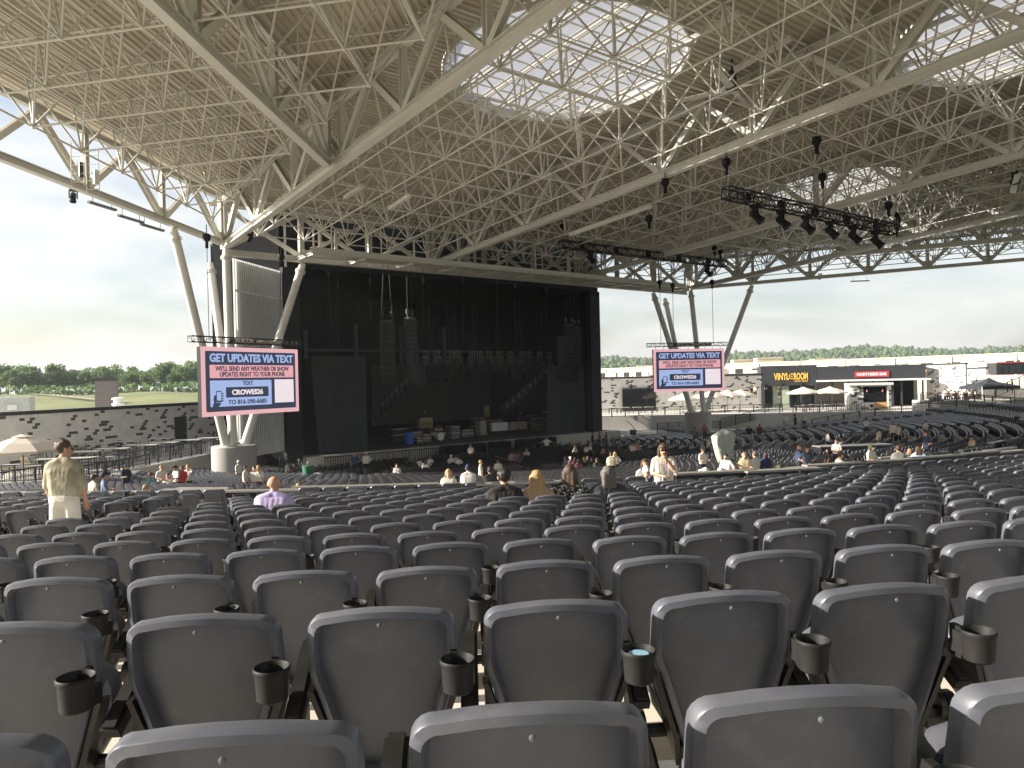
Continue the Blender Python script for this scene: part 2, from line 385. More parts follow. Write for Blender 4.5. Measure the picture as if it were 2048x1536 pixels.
# front truss over the stage mouth
t = empty('stage_front_truss', ((TX[0]+TX[3])/2, YF, ZB), 'white truss with crossed diagonals above the stage mouth', 'truss')
ft = [TX[0] + (TX[3]-TX[0])*i/9 for i in range(10)]
for a, b in zip(ft[:-1], ft[1:]):
    for z, nm in ((ZB-.45, 'bottom_chord'), (ZB+DEP, 'top_chord')): member(nm, ME_HB, (a+.01, YF+.5, z), (b-.01, YF+.5, z), .4, .42, t)
    member('diagonal', ME_HB, (a, YF+.5, ZB-.2), (b, YF+.5, ZB+DEP-.2), .26, .26, t, up=(0, 1, 0))
    member('diagonal', ME_HB, (b, YF+.78, ZB-.2), (a, YF+.78, ZB+DEP-.2), .26, .26, t, up=(0, 1, 0))
for a in ft: member('vertical', ME_HB, (a, YF+.5, ZB-.22), (a, YF+.5, ZB+DEP-.2), .34, .34, t, up=(1, 0, 0))
# catwalk frame hanging in front of it
t = empty('catwalk_frame', (40.85, YF-2.0, ZB-.4), 'white steel catwalk frame hung in front of the stage mouth', 'catwalk')
cx0, cx1 = 21.0, 61.5
for y in (YF-2.6, YF-1.2): member('long_beam', ME_HB, (cx0, y, ZB-.30), (cx1, y, ZB-.30), .3, .42, t)
for i in range(11):
    x = cx0 + .2 + (cx1-cx0-.4)*i/10
    member('cross_beam', ME_HB, (x, YF-2.45, ZB-.52), (x, YF+.35, ZB-.52), .28, .22, t)
    member('hanger', ME_TUBE, (x, YF-2.6, ZB-.1), (x, YF-2.6, zb(YF-2.6)+1.0+.9*(i % 2)), .075, .075, t)
    if i % 3 == 0: member('pipe', ME_TUBE, (x+1.1, YF-1.2, ZB-.1), (x+1.1, YF-1.2, ZB+1.9), .14, .14, t)
    member('hanger', ME_TUBE, (x+2.0, YF-1.2, ZB-.1), (x+2.0, YF-1.2, zb(YF)+2.2), .06, .06, t)
for x in (24.5, 37.0, 50.0):
    MB().box((x, YF-.6, ZB+1.7), (1.6, .08, .35)).box((x-.7, YF-.6, ZB+.7), (.2, .16, 1.7)).build('equipment_bracket', M_steel, t)

# corrugated deck with round roof lights left open
SKY = []
for px, py, x in ((1135, 132, (TX[0]+TX[1])/2), (2030, 22, (TX[1]+TX[2])/2), (1625, 368, (TX[2]+TX[3])/2)):
    r = ray(px, py); tt = (ZB+DECKH+SL*YF)/(r.z+SL*r.y); SKY.append((x, (r*tt).y, 5.85))
P_ = .34
def corr(b, a, c, e, up=Vector((0, 0, 1))):   # one rib from a to c, period vector e (a, c carry the height of the sheet)
    def off(v, s, h): w = v + e*s; w.z = zb(w.y) + DECKH + h; return w
    prof = ((0, 0), (.30, 0), (.42, .10), (.88, .10), (1, 0))
    for (s0, h0), (s1, h1) in zip(prof[:-1], prof[1:]): b.quad(off(a, s0, h0), off(c, s0, h0), off(c, s1, h1), off(a, s1, h1))
b = MB(); y = YB-1
while y < YF+3.5:
    segs = [(TX[0], TX[3])]
    for cx, cy, cr in SKY:
        if abs(y+P_/2-cy) < cr:
            hw = math.sqrt(cr*cr-(y+P_/2-cy)**2); ns = []
            for p, q in segs:
                if q <= cx-hw or p >= cx+hw: ns.append((p, q))
                else:
                    if p < cx-hw: ns.append((p, cx-hw))
                    if q > cx+hw: ns.append((cx+hw, q))
            segs = ns
    for p, q in segs: corr(b, Vector((p, y, 0)), Vector((q, y, 0)), Vector((0, P_, 0)))
    y += P_
roof = tag(b.build('roof_deck', M_deck), kind='structure')
for sgn in (-1, 1):
    b = MB(); e = -1.2 if sgn > 0 else -8.0; x0 = TX[0] if sgn < 0 else TX[3]
    while e < (YF-YB)*s2:
        q = e*math.sqrt(2); a = Vector((x0, YF-q, 0)); L = (YF-q-YB+1)
        s0 = max(0.0, (-1.0+EDX*e*math.sqrt(2))/(s2*(EDX-EDY))*-1 if False else (-1.0+EDX*math.sqrt(2)*e)/((-EDX+EDY)*s2)) if sgn < 0 else 0.0
        a = a + Vector((sgn*s0*s2, -s0*s2, 0)); L = a.y-YB+1
        if L > .5: corr(b, a, a + Vector((sgn*L, -L, 0)), Vector((-sgn*s2, -s2, 0))*P_)
        e += P_
    tag(b.build('roof_deck', M_deck), kind='structure')
# round roof lights
m = bpy.data.materials.new('milky_roof_glazing'); m.use_nodes = True; n_, l_ = m.node_tree.nodes, m.node_tree.links; n_.clear()
tr = n_.new('ShaderNodeBsdfTranslucent'); tr.inputs[0].default_value = (.36, .36, .375, 1); tp = n_.new('ShaderNodeBsdfTransparent'); tp.inputs[0].default_value = (.46, .465, .49, 1)
nzz = n_.new('ShaderNodeTexNoise'); nzz.inputs['Scale'].default_value = .7; tcc = n_.new('ShaderNodeTexCoord'); l_.new(tcc.outputs['Object'], nzz.inputs[0])
ms = n_.new('ShaderNodeMixShader'); mo = n_.new('ShaderNodeOutputMaterial'); l_.new(tr.outputs[0], ms.inputs[1]); l_.new(tp.outputs[0], ms.inputs[2])
mr_ = n_.new('ShaderNodeMapRange'); mr_.inputs['To Min'].default_value = .30; mr_.inputs['To Max'].default_value = .62; l_.new(nzz.outputs['Fac'], mr_.inputs[0]); l_.new(mr_.outputs[0], ms.inputs[0])
l_.new(ms.outputs[0], mo.inputs[0]); M_glaze = m
sl_lab = ['large round glazed roof light near the top centre', 'round glazed roof light cut by the upper right corner', 'small far round glazed roof light behind the lighting truss']
for (cx, cy, cr), lb in zip(SKY, sl_lab):
    t = empty('roof_light', (cx, cy, zb(cy)+DECKH), lb, 'skylight')
    def zt(y): return zb(y)+DECKH+.13
    rim = MB(); n = 40
    for i in range(n):
        a, c = 2*math.pi*i/n, 2*math.pi*(i+1)/n
        A, C = (cx+cr*math.cos(a), cy+cr*math.sin(a)), (cx+cr*math.cos(c), cy+cr*math.sin(c))
        rim.bar((*A, zt(A[1])-.05), (*C, zt(C[1])-.05), .10, .62)
    rim.build('curb', M_steel, t)
    pw, pl = 1.5, .95                        # panes between purlins
    x = -math.floor(cr/pw)*pw - pw
    while x < cr:
        y = -math.floor(cr/pl)*pl - pl
        while y < cr:
            poly = []
            for dx, dy in ((.03, .03), (pw-.03, .03), (pw-.03, pl-.03), (.03, pl-.03)): poly.append([x+dx, y+dy])
            inside = [math.hypot(*p) < cr for p in poly]
            if any(inside):
                for p in poly:
                    h_ = math.hypot(*p)
                    if h_ > cr-.02: p[0] *= (cr-.02)/h_; p[1] *= (cr-.02)/h_
                MB().add([(cx+a, cy+c, zt(cy+c)) for a, c in poly], [(0, 1, 2, 3)]).build('pane', M_glaze, t)
            y += pl
        x += pw
    k = -int(cr/pl)
    while k*pl < cr:
        hw = math.sqrt(max(0, cr*cr-(k*pl)**2))
        if hw > .3:
            y = cy+k*pl; MB().bar((cx-hw, y, zt(y)-.05), (cx+hw, y, zt(y)-.05), .07, .06).build('glazing_bar', M_steel, t)
        k += 1
    k = -int(cr/pw)
    while k*pw < cr:
        hw = math.sqrt(max(0, cr*cr-(k*pw)**2))
        if hw > .3: member('purlin', ME_HB, (cx+k*pw, cy-hw, zt(cy-hw)-.2), (cx+k*pw, cy+hw, zt(cy+hw)-.2), .16, .22, t)
        k += 1

# ---------------------------------------------------------------- space frames of slender tubes between the trusses
def space_frame(label, cells, org, ex, ey, keep, r1=.046):
    """cells: set of (i, j); ex, ey plan vectors of one module; 0.45 above the bottom chords up to the deck"""
    tubes = set()
    def top(i, j): return (round(i, 2), round(j, 2), 1)
    def bot(i, j): return (round(i, 2), round(j, 2), 0)
    def addt(a, b, r): tubes.add((a, b, r) if a <= b else (b, a, r))
    for (i, j) in cells:
        c = bot(i+.5, j+.5)
        for di in (0, 1):
            for dj in (0, 1): addt(c, top(i+di, j+dj), r1)
        addt(top(i, j), top(i+1, j), .06); addt(top(i, j+1), top(i+1, j+1), .06); addt(top(i, j), top(i, j+1), .05); addt(top(i+1, j), top(i+1, j+1), .05)
        if (i+1, j) in cells: addt(c, bot(i+1.5, j+.5), r1)
        if (i, j+1) in cells: addt(c, bot(i+.5, j+1.5), r1)
        if (i+j) % 2 == 0: addt(c, (c[0], c[1], 1), .038)
    def pos(n):
        p = Vector(org) + Vector((*ex, 0))*n[0] + Vector((*ey, 0))*n[1]; p.z = zb(p.y) + (.45 if n[2] == 0 else 3.28); return p
    L = []
    for a, b, r in tubes:
        A, B = pos(a), pos(b); m_ = (A+B)/2; q = proj(m_)
        vis = q and -200 < q[0] < 2250 and -150 < q[1] < 800
        L.append((-(B-A).length*r/max(4, q[2])**2 if vis else 0, A, B, r))
    L.sort(key=lambda t: t[0])
    t = empty('space_frame', pos(next(iter(sorted(cells)))+(0,)), label, 'space frame')
    rest = MB()
    for i, (s, A, B, r) in enumerate(L):
        if i < keep and s < 0: member('strut', ME_TUBE, A, B, r, r, t)
        else: rest.tube(A, B, r, 5, cap=False)
    nodes = set(x for a, b, _ in tubes for x in (a, b))
    tag(rest.build('struts', M_tube, t), kind='stuff')
    nb = MB()
    for nn in nodes:
        p = pos(nn); q = proj(p)
        if q and q[2] < 60: nb.lathe([(.05, -.09), (.10, -.04), (.10, .04), (.05, .09)], p, 6)
    if nb.v: tag(nb.build('node_joints', M_tube, t), kind='stuff')
    return t
mx_, my_ = 16.5/5, PAN/2
sfl = ['slender white tube space frame around the large round roof light', 'slender white tube space frame around the corner roof light', 'slender white tube space frame of the far roof bay']
for b_, (x, keep) in enumerate(zip(TX[:3], (300, 260, 0))):
    space_frame(sfl[b_], {(i, j) for i in range(5) for j in range(22)}, (x, YF, 0), (mx_, 0), (0, -my_), keep)
D = (YF-YB)*s2                               # the two wings that fan out at 45 degrees
for sgn, x0, keep, lb in ((-1, TX[0], 300, 'slender white tube space frame filling the upper left roof wing'), (1, TX[3], 0, 'slender white tube space frame of the far roof wing')):
    cells = set(); u_ = 2.9
    for i in range(34):
        for j in range(0 if sgn > 0 else -3, 17):
            cxy = Vector((x0, YF)) + Vector((sgn*s2, -s2))*(u_*(i+.5)) + Vector((-sgn*s2, -s2))*(u_*(j+.5))
            if (cxy.x-x0)*sgn > .9 and cxy.y > YB-1 and (sgn > 0 or (cxy.x-x0)*-EDY+(cxy.y-YF)*EDX > .8): cells.add((i, j))
    space_frame(lb, cells, (x0, YF, 0), (sgn*s2*u_, -s2*u_), (-sgn*s2*u_, -s2*u_), keep)
# long light fittings hung in the space frame
for i, (pa, pb, dd) in enumerate((((690, 395), (725, 372), 44), ((780, 417), (818, 392), 42), ((1140, 470), (1305, 412), 50), ((1335, 105), (1480, 25), 33), ((1470, 140), (1583, 75), 35))):
    a, c = atd(*pa, dd), atd(*pb, dd*.93)
    t = empty('strip_light', a, 'pale linear light fitting under the roof, %s from the left' % ordn(i+1), 'light', 'linear roof lights')
    MB().bar(a, c, .22, .20).build('housing', M_steel, t)
    for f in (.15, .85):
        p = a.lerp(c, f); MB().tube(p, p+Vector((0, 0, 1.3)), .02, 5).build('hanger', M_tube, t)
# big ceiling fans with pale blades
for lb, px, py, dd, dia in (('large slow ceiling fan with pale blades below the roof', 1465, 178, 36, 5.6), ('far ceiling fan with pale blades at the right edge', 2030, 368, 47, 5.6)):
    c = atd(px, py, dd); t = empty('ceiling_fan', c, lb, 'fan')
    MB().lathe([(.12, .9), (.2, .8), (.2, .25), (.32, .2), (.32, 0), (.1, -.06)], c, 12).tube(c+Vector((0, 0, .9)), c+Vector((0, 0, 3.2)), .05).build('motor', M_char, t)
    for k in range(4):
        a = .35+k*math.pi/2; e = Vector((math.cos(a), math.sin(a), 0))
        MB().bar(c+e*.3, c+e*dia/2, .34, .04, up=(0.25*math.sin(a), -.25*math.cos(a), 1)).build('blade', M_steel, t)

# ================================================================ COLUMN CLUSTERS, SCREENS
def cluster(lb, x, sgn):
    c = Vector((x-.1*sgn*0, 50.4, -3.95)); t = empty('column_cluster', (c.x, c.y, FLOOR_Z), lb, 'columns')
    pr = MB().lathe([(1.42, FLOOR_Z-.2), (1.42, -4.02), (1.36, -3.95)], (c.x, c.y, 0), 40).build('pier', M_wallc, t, 40)
    tops = [(x, YF, ZB-.25), (x, YF+3.6, ZB-.75), (x-sgn*5.6, YF+.5, ZB-.75), (x+sgn*4.6, YF-4.6, zb(YF-4.6)-.25) if sgn > 0 else (x+EDX*5.0-.45, YF+EDY*5.0-.45, zb(YF-3.7)-.25)]
    for i, tp in enumerate(tops):
        tp = Vector(tp); d = (tp-c); hv = Vector((d.x, d.y, 0)); hv = hv.normalized()*.8 if hv.length > 1 else Vector((sgn*.25, -.6, 0))
        if i == 1: hv = Vector((-sgn*.3, .75, 0))
        b = c + hv; dd = (tp-b).normalized()
        cl = MB().tube(b, tp-dd*.5, .285, 20, .27).build('column', M_steel, t, 40)
        for p, r in ((b+dd*.06, .42), (tp-dd*.75, .37), (tp-dd*.62, .37)): MB().tube(p, p+dd*.06, r, 16).build('flange', M_steel, cl)
        MB().tube(tp-dd*.5, tp, .27, 12, .2).build('head', M_steel, cl)
    return t
cluster('four pale round columns fanning up from a concrete pier, nearer cluster', TX[0], -1)
cluster('four pale round columns fanning up from a concrete pier, far cluster', TX[3], 1)

_TXT = {}
def text_mesh(s, bold=.02):
    k = (s, bold)
    if k not in _TXT:
        cu = bpy.data.curves.new('lettering', 'FONT'); cu.body = s; cu.offset = bold; cu.resolution_u = 3; cu.fill_mode = 'BOTH'; cu.extrude = .012
        o = bpy.data.objects.new('lettering', cu); COL.objects.link(o); bpy.context.view_layer.update()
        me = bpy.data.meshes.new_from_object(o.evaluated_get(bpy.context.evaluated_depsgraph_get())); bpy.data.objects.remove(o)
        v = np.zeros(len(me.vertices)*3); me.vertices.foreach_get('co', v); v = v.reshape(-1, 3)
        lo, hi = v[:, :2].min(0), v[:, :2].max(0)
        v[:, :2] = (v[:, :2]-(lo+hi)/2)/(hi-lo); me.vertices.foreach_set('co', v.ravel()); me.update(); _TXT[k] = me
    return _TXT[k]
def frame_of(c, e):                          # picture frame: x along e, y up, z toward the viewer
    e = Vector(e).normalized(); up = Vector((0, 0, 1)); n = e.cross(up); return Matrix.Translation(c) @ Matrix((e, up, n)).transposed().to_4x4()
def lettering(s, Fm, x, y, z, w, h, m, parent, bold=.02, name='lettering'):
    me = text_mesh(s, bold)
    if len(me.materials) == 0 or me.materials[0] != m:
        me = me.copy(); me.materials.clear(); me.materials.append(m)
    o = link(name, me, parent); o.matrix_basis = Matrix.Translation(-parent.location) @ Fm @ Matrix.Translation((x, y, z)) @ Matrix.Diagonal((w, h, 1, 1)); return o
def card(Fm, x0, x1, y0, y1, z, m, parent, name, th=.012, rad=.0):
    if rad:
        poly = []
        for cx, cy, a0 in ((x1-rad, y1-rad, 0), (x0+rad, y1-rad, 90), (x0+rad, y0+rad, 180), (x1-rad, y0+rad, 270)):
            poly += [Fm @ Vector((cx+rad*math.cos(R(a0+k*30)), cy+rad*math.sin(R(a0+k*30)), z)) for k in range(4)]
    else: poly = [Fm @ Vector(p) for p in ((x0, y0, z), (x1, y0, z), (x1, y1, z), (x0, y1, z))]
    n = (Fm.to_3x3() @ Vector((0, 0, 1)))*th
    return MB().prism(poly, n).build(name, m, parent)
E_pink, E_navy, E_blue, E_white, E_rose = emat('led_pink', s2l(243, 188, 192)), emat('led_navy', s2l(50, 58, 82)), emat('led_blue', s2l(172, 192, 240)), emat('led_white', s2l(250, 236, 242)), emat('led_rose', s2l(244, 178, 182))
def box_truss(b, p, q, w, h, r=.03, step=.6):
    p, q = Vector(p), Vector(q); d = q-p; L = d.length; d.normalize(); s = d.cross(Vector((0, 0, 1))).normalized(); up = s.cross(d)
    cs = [s*i*w/2 + up*j*h/2 for i, j in ((-1, -1), (1, -1), (1, 1), (-1, 1))]
    for c in cs: b.tube(p+c, q+c, r, 5)
    n = max(1, int(L/step))
    for i in range(n+1):
        a = p+d*(L*i/n)
        for k in range(4):
            b.tube(a+cs[k], a+cs[(k+1) % 4], r*.6, 4, cap=False)
            if i < n: b.tube(a+cs[k], a+d*(L/n)+cs[(k+1) % 4 if (i % 2 == 0) else k-1], r*.55, 4, cap=False)
    return b
def hoist(lb, top, L, body_z=.5, chain_to=None):
    top = Vector(top); t = empty('chain_hoist', top, lb, 'hoist', 'chain hoists')
    MB().tube(top, top-Vector((0, 0, body_z)), .03, 5).build('hook', M_blackm, t)
    c = top-Vector((0, 0, body_z))
    MB().lathe([(.05, 0), (.2, -.05), (.24, -.25), (.17, -.42), (.1, -.46), (.09, -.85), (.02, -.88)], c, 10).build('body', M_black, t, 35)
    if L: MB().tube(c-Vector((0, 0, .8)), c-Vector((0, 0, L)), .022, 5).build('chain', M_char, t)
    return t
def screen(lb, hl, pL, pR, H, hoists, side):
    c = (pL+pR)/2; e = Vector((pR.x-pL.x, pR.y-pL.y, 0)); Wd = e.length; Fm = frame_of(c, e)
    t = empty('video_screen', c, lb, 'screen', 'hanging video screens')
    X = lambda u: (u-.5)*Wd
    Y = lambda v: (.5-v)*H
    MB().prism([Fm @ Vector(p) for p in ((-Wd/2, -H/2, -.35), (Wd/2, -H/2, -.35), (Wd/2, H/2, -.35), (-Wd/2, H/2, -.35))], Fm.to_3x3() @ Vector((0, 0, .33))).build('cabinet', M_black, t)
    face = card(Fm, -Wd/2, Wd/2, -H/2, H/2, -.018, E_pink, t, 'display', .018)
    z = .003
    card(Fm, X(.037), X(.965), Y(.935), Y(.062), z, E_navy, t, 'picture_panel', .006, .06); z = .012
    card(Fm, X(.075), X(.94), Y(.45), Y(.26), z, E_rose, t, 'picture_panel', .006, .05)
    card(Fm, X(.075), X(.69), Y(.865), Y(.485), z, E_blue, t, 'picture_panel', .006, .05)
    card(Fm, X(.725), X(.94), Y(.845), Y(.48), z, E_white, t, 'picture_panel', .006)
    card(Fm, X(.222), X(.655), Y(.737), Y(.585), .022, E_navy, t, 'picture_panel', .006, .06)
    for s, u, v, w, h, m, zz, bd in (('GET UPDATES VIA TEXT', .507, .158, .86, .125, E_blue, .02, .035), ("WE'LL SEND ANY WEATHER OR SHOW", .507, .313, .76, .072, E_navy, .03, .02), ('UPDATES RIGHT TO YOUR PHONE.', .507, .397, .68, .072, E_navy, .03, .02),
                                     ('TEXT', .44, .53, .105, .06, E_navy, .03, .02), ('CROWES26', .437, .661, .315, .082, E_white, .04, .035), ('TO 816-290-6685', .437, .805, .39, .068, E_navy, .03, .02)):
        lettering(s, Fm, X(u), Y(v), zz, w*Wd, h*H, m, t, bd)
    # drawn hand with a phone
    card(Fm, X(.128), X(.18), Y(.80), Y(.635), .024, E_navy, t, 'pictogram', .006, .05); card(Fm, X(.134), X(.174), Y(.775), Y(.65), .034, E_blue, t, 'pictogram', .004, .03)
    P = lambda l: [Fm @ Vector((X(u), Y(v), .024)) for u, v in l]
    MB().prism(P([(.092, .864), (.15, .864), (.178, .81), (.127, .805), (.127, .70), (.115, .69), (.102, .745), (.108, .80)]), Fm.to_3x3() @ Vector((0, 0, .006))).build('pictogram', E_navy, t)
    for v in (.665, .70, .735, .77): card(Fm, X(.183), X(.196), Y(v+.022), Y(v), .024, E_navy, t, 'pictogram', .006, .02)
    # header truss carrying the venue's name
    hz = H/2+.42
    h = empty('header_truss', Fm @ Vector((0, hz, -.2)), hl, 'truss', 'header trusses over the screens')
    b = MB(); box_truss(b, Fm @ Vector((-Wd/2-.55, hz, -.2)), Fm @ Vector((Wd/2+.35, hz, -.2)), .34, .34, .028, .4); b.build('lattice', M_blackm, h)
    b = MB(); b.prism([Fm @ Vector(p) for p in ((-Wd*.2, hz-.12, -.33), (Wd*.34, hz-.12, -.33), (Wd*.34, hz+.12, -.33), (-Wd*.2, hz+.12, -.33))], Fm.to_3x3() @ Vector((0, 0, .05))).build('back_board', M_char, h)
    lettering('MORTON', Fm, -Wd*.08, hz+.01, .0, Wd*.18, .27, M_pink, h, .02); lettering('AMPHITHEATER', Fm, Wd*.17, hz-.01, .0, Wd*.27, .20, M_pink, h, .02)
    for i in range(9):
        x = -Wd/2+.3+(Wd-.6)*i/8; MB().tube(Fm @ Vector((x, H/2, -.2)), Fm @ Vector((x, hz-.2, -.2)), .02, 4).build('hanger', M_blackm, h)
    for i, (u, zt) in enumerate(hoists):
        p = Fm @ Vector((u*Wd, 0, -.2)); hoist('black chain hoist above the %s screen, %s from the left' % (side, ordn(i+1)), (p.x, p.y, zt), zt-(c.z+hz)-.5)
screen('hanging video screen with pink border, nearer one in front of the column cluster', 'black lattice header with the venue name above the nearer screen', atd(403, 763.6, 42.2), atd(596.6, 760.5, 48.7), 4.05, ((-.40, 9.4), (.36, 9.0)), 'nearer')
screen('hanging video screen with pink border, far one beside the stage', 'black lattice header above the far screen', atd(1307.3, 742.2, 70.2), atd(1449, 738, 71.0), 4.05, ((-.38, 9.7), (-.2, 9.4), (.36, 9.7)), 'far')

# ================================================================ STAGE HOUSE
SX0, SX1, SY0, SY1 = 23.2, 58.5, 56.0, 75.0
HX0, HX1 = 22.3, 56.4; HC, HW = (HX0+HX1)/2, HX1-HX0
t = empty('stage_house', (HC, SY1, STAGE_Z), 'black stage house with open front', 'stage house')
for nm, c, d, m in (('rear_wall', (HC, SY1+.2, 3), (HW, .4, 22), M_drape), ('ceiling', (HC, 66, 9.5), (HW-.9, 17.6, .3), M_black),
                    ('side_wall', (HX0+.2, 66.2, 4), (.4, 17.2, 20), M_drape), ('side_wall', (HX1-.2, 66.2, 4), (.4, 17.2, 20), M_drape),
                    ('fascia', (HC, SY0+.3, 11.4), (HW, .5, 4.4), M_black), ('jamb', (HX0+.3, SY0+.35, 1.7), (1.3, .7, 15), M_black), ('jamb', (HX1-.5, SY0+.35, 1.7), (1.4, .7, 15), M_black),
                    ('roof', (HC, 65.8, 13.9), (HW, 19.4, .3), M_char)):
    MB().box(c, d).build(nm, m, t)
for i in range(6):                           # ribs of the far jamb
    MB().box((HX1-1.15+i*.24, SY0-.06, 1.5), (.07, .1, 14.4)).build('rib', M_char, t)
st = tag(MB().box((40.85, (SY0+SY1)/2, (STAGE_Z+FLOOR_Z-.3)/2), (SX1-SX0, SY1-SY0, STAGE_Z-FLOOR_Z+.3)).build('stage_floor', mat('stage_black_boards', (.03, .03, .032), .6, 0, .2, 1)), kind='structure')
ap = empty('stage_apron', (40.85, SY0, FLOOR_Z), 'long pale concrete apron along the stage front', 'stage apron')
for i in range(12):
    x0, x1 = SX0+(SX1-SX0)*i/12, SX0+(SX1-SX0)*(i+1)/12-.015
    MB().box(((x0+x1)/2, SY0-.45, (STAGE_Z+.02+FLOOR_Z)/2), (x1-x0, .9, STAGE_Z+.02-FLOOR_Z)).build('segment', M_conc, ap)
# slatted screen walls splayed from the stage mouth to the columns
for sg, lb in ((-1, 'tall screen wall of vertical metal slats beside the stage'),):
    p, q = Vector((SX0-1.3, 56.4)), Vector((16.9, 52.2))
    t = empty('slat_wall', (p.x, p.y, DECK_Z), lb, 'slat wall'); d = (q-p); L = d.length; d.normalize(); a = math.atan2(d.y, d.x); n = int(L/.27)
    for i in range(n):
        w = p+d*(L*(i+.5)/n); MB().box((w.x, w.y, (8.9+DECK_Z)/2), (.085, .14, 8.9-DECK_Z), a).build('slat', M_slat if sg < 0 else M_char, t)
    for z in (-1.5, 2.6, 6.7): MB().bar((p.x+.12, p.y+.12, z), (q.x+.12, q.y+.12, z), .08, .14).build('rail', M_slat if sg < 0 else M_char, t)
    MB().prism([(p.x+.1, p.y+.5, DECK_Z), (q.x+.1, q.y+.5, DECK_Z), (q.x+.1, q.y+.5, 8.9), (p.x+.1, p.y+.5, 8.9)], (.05, .05, 0)).build('backing', M_black, t)
# curtains of scrim either side, folded
def curtain(lb, x0, x1, y, z0, z1, m, amp=.12, n=60, lean=0.0):
    b = MB(); vs = []; fs = []; k = 6
    for j in range(k+1):
        z = z0+(z1-z0)*j/k
        for i in range(n+1):
            x = x0+(x1-x0)*i/n + lean*(1-j/k)*(1-i/n); vs.append((x, y+amp*math.sin(i*1.1)*(.5+.5*math.sin(i*.37))*(1-.4*j/k), z))
    for j in range(k):
        for i in range(n): fs.append((j*(n+1)+i, j*(n+1)+i+1, (j+1)*(n+1)+i+1, (j+1)*(n+1)+i))
    o = b.add(vs, fs).build('curtain', m, None, 60); return tag(o, lb, 'curtain')
def sx(px, y, d0=30):                        # world x of an image column on the plane Y = y
    r = ray(px, 760); return r.x*y/r.y
curtain('dark grey scrim curtain at the near end of the stage', sx(622, 57.2), sx(732, 57.2), 57.2, STAGE_Z, 2.3, M_scrim, .1, 50, .5)
curtain('dark grey scrim curtain at the far end of the stage', sx(1096, 57.6), sx(1168, 57.6), 57.6, STAGE_Z, 1.6, M_scrim, .1, 50, -.4)
curtain('black backdrop drape hanging across the rear of the stage', HX0+.6, HX1-.6, 74.4, STAGE_Z, 9.2, M_drape, .2, 160)
v = empty('video_wall', (sx(862, 72), 72, STAGE_Z), 'large unlit charcoal video wall at the rear of the stage', 'video wall')
vx0, vx1 = sx(742, 72), sx(977, 72)
for i in range(8):
    for j in range(4):
        MB().box((vx0+(vx1-vx0)*(i+.5)/8, 72, -4.6+6.6*(j+.5)/4), ((vx1-vx0)/8-.012, .15, 6.6/4-.012)).build('panel', M_vwall, v)
t = empty('rear_wall_beam', (40, 73.5, 3.4), 'grey steel girt with posts across the dark rear wall', 'beam')
MB().bar((sx(610, 73.5), 73.5, 3.6), (sx(935, 73.5), 73.5, 3.6), .2, .3).build('girt', M_char, t)
for px in (612, 713, 803, 889): MB().box((sx(px, 73.4), 73.3, 4.2), (.4, .2, 4.4 if px != 612 else 3)).build('post', M_char, t)
# line arrays
def line_array(lb, top, n, w, h, d, curve, face):
    top = Vector(top); t = empty('line_array_speaker', top, lb, 'speaker', 'hanging line arrays')
    a = 0.0; p = Vector(top); yv = Vector((math.cos(face), math.sin(face), 0))    # direction of throw
    sv = Vector((-yv.y, yv.x, 0))
    b = MB(); b.box(p+Vector((0, 0, .12)), (w*.9, .5, .14), M=Matrix((sv, yv, Vector((0, 0, 1)))).transposed()); 
    for s in (-1, 1): b.tube(p+sv*s*w*.35+Vector((0, 0, .1)), p+sv*s*w*.35+Vector((0, 0, .55)), .05).box(p+sv*s*w*.35+Vector((0, 0, .65)), (.22, .22, .4))
    b.build('fly_frame', M_blackm, t)
    for i in range(n):
        dn = Vector((0, 0, -math.cos(a))) - yv*math.sin(a)
        c = p + dn*h/2; fwv = yv*math.cos(a) - Vector((0, 0, math.sin(a)))
        MM = Matrix((sv, fwv, -dn)).transposed()
        cb = MB().box(c, (w, d, h*.93), M=MM).build('cabinet', mat('speaker_grey', (.020, .021, .022), .6, 0, .2, 3, spec=.25), t)
        MB().box(c+fwv*(d/2+.01), (w*.5, .02, h*.7), M=MM).build('grille', M_black, cb)
        p = p + dn*h; a += curve*(i/n)**1.6
    for s in (-1, 1): MB().tube(top+sv*s*w*.35+Vector((0, 0, .8)), Vector((top.x+s*.2, top.y, 9.3)), .018, 4).build('cable', M_char, t)
    return t
fc = R(-110)
line_array('tall curved line array speaker hanging left of its pair at the near stage side', atd(774, 645, 57.5), 14, 1.15, .36, .6, R(6), R(-128))
line_array('tall curved line array speaker hanging right of its pair at the near stage side', atd(820, 640, 58.5), 15, 1.0, .36, .6, R(-9), R(-62))
line_array('curved line array speaker hanging at the far stage side', atd(1137, 652, 76), 15, 1.1, .38, .6, R(9), R(-95))
line_array('outermost curved line array speaker at the far stage side', atd(1153, 656, 77), 15, .7, .38, .6, R(9), R(-100))
t = empty('subwoofer_stack', atd(1119, 670, 74), 'hanging stack of square subwoofers at the far stage side', 'speaker')
for i in range(5): MB().box(atd(1119, 670, 74)-Vector((0, 0, .35+.62*i)), (.9, .8, .58), R(-20)).build('cabinet', mat('speaker_grey', (0, 0, 0)), t)
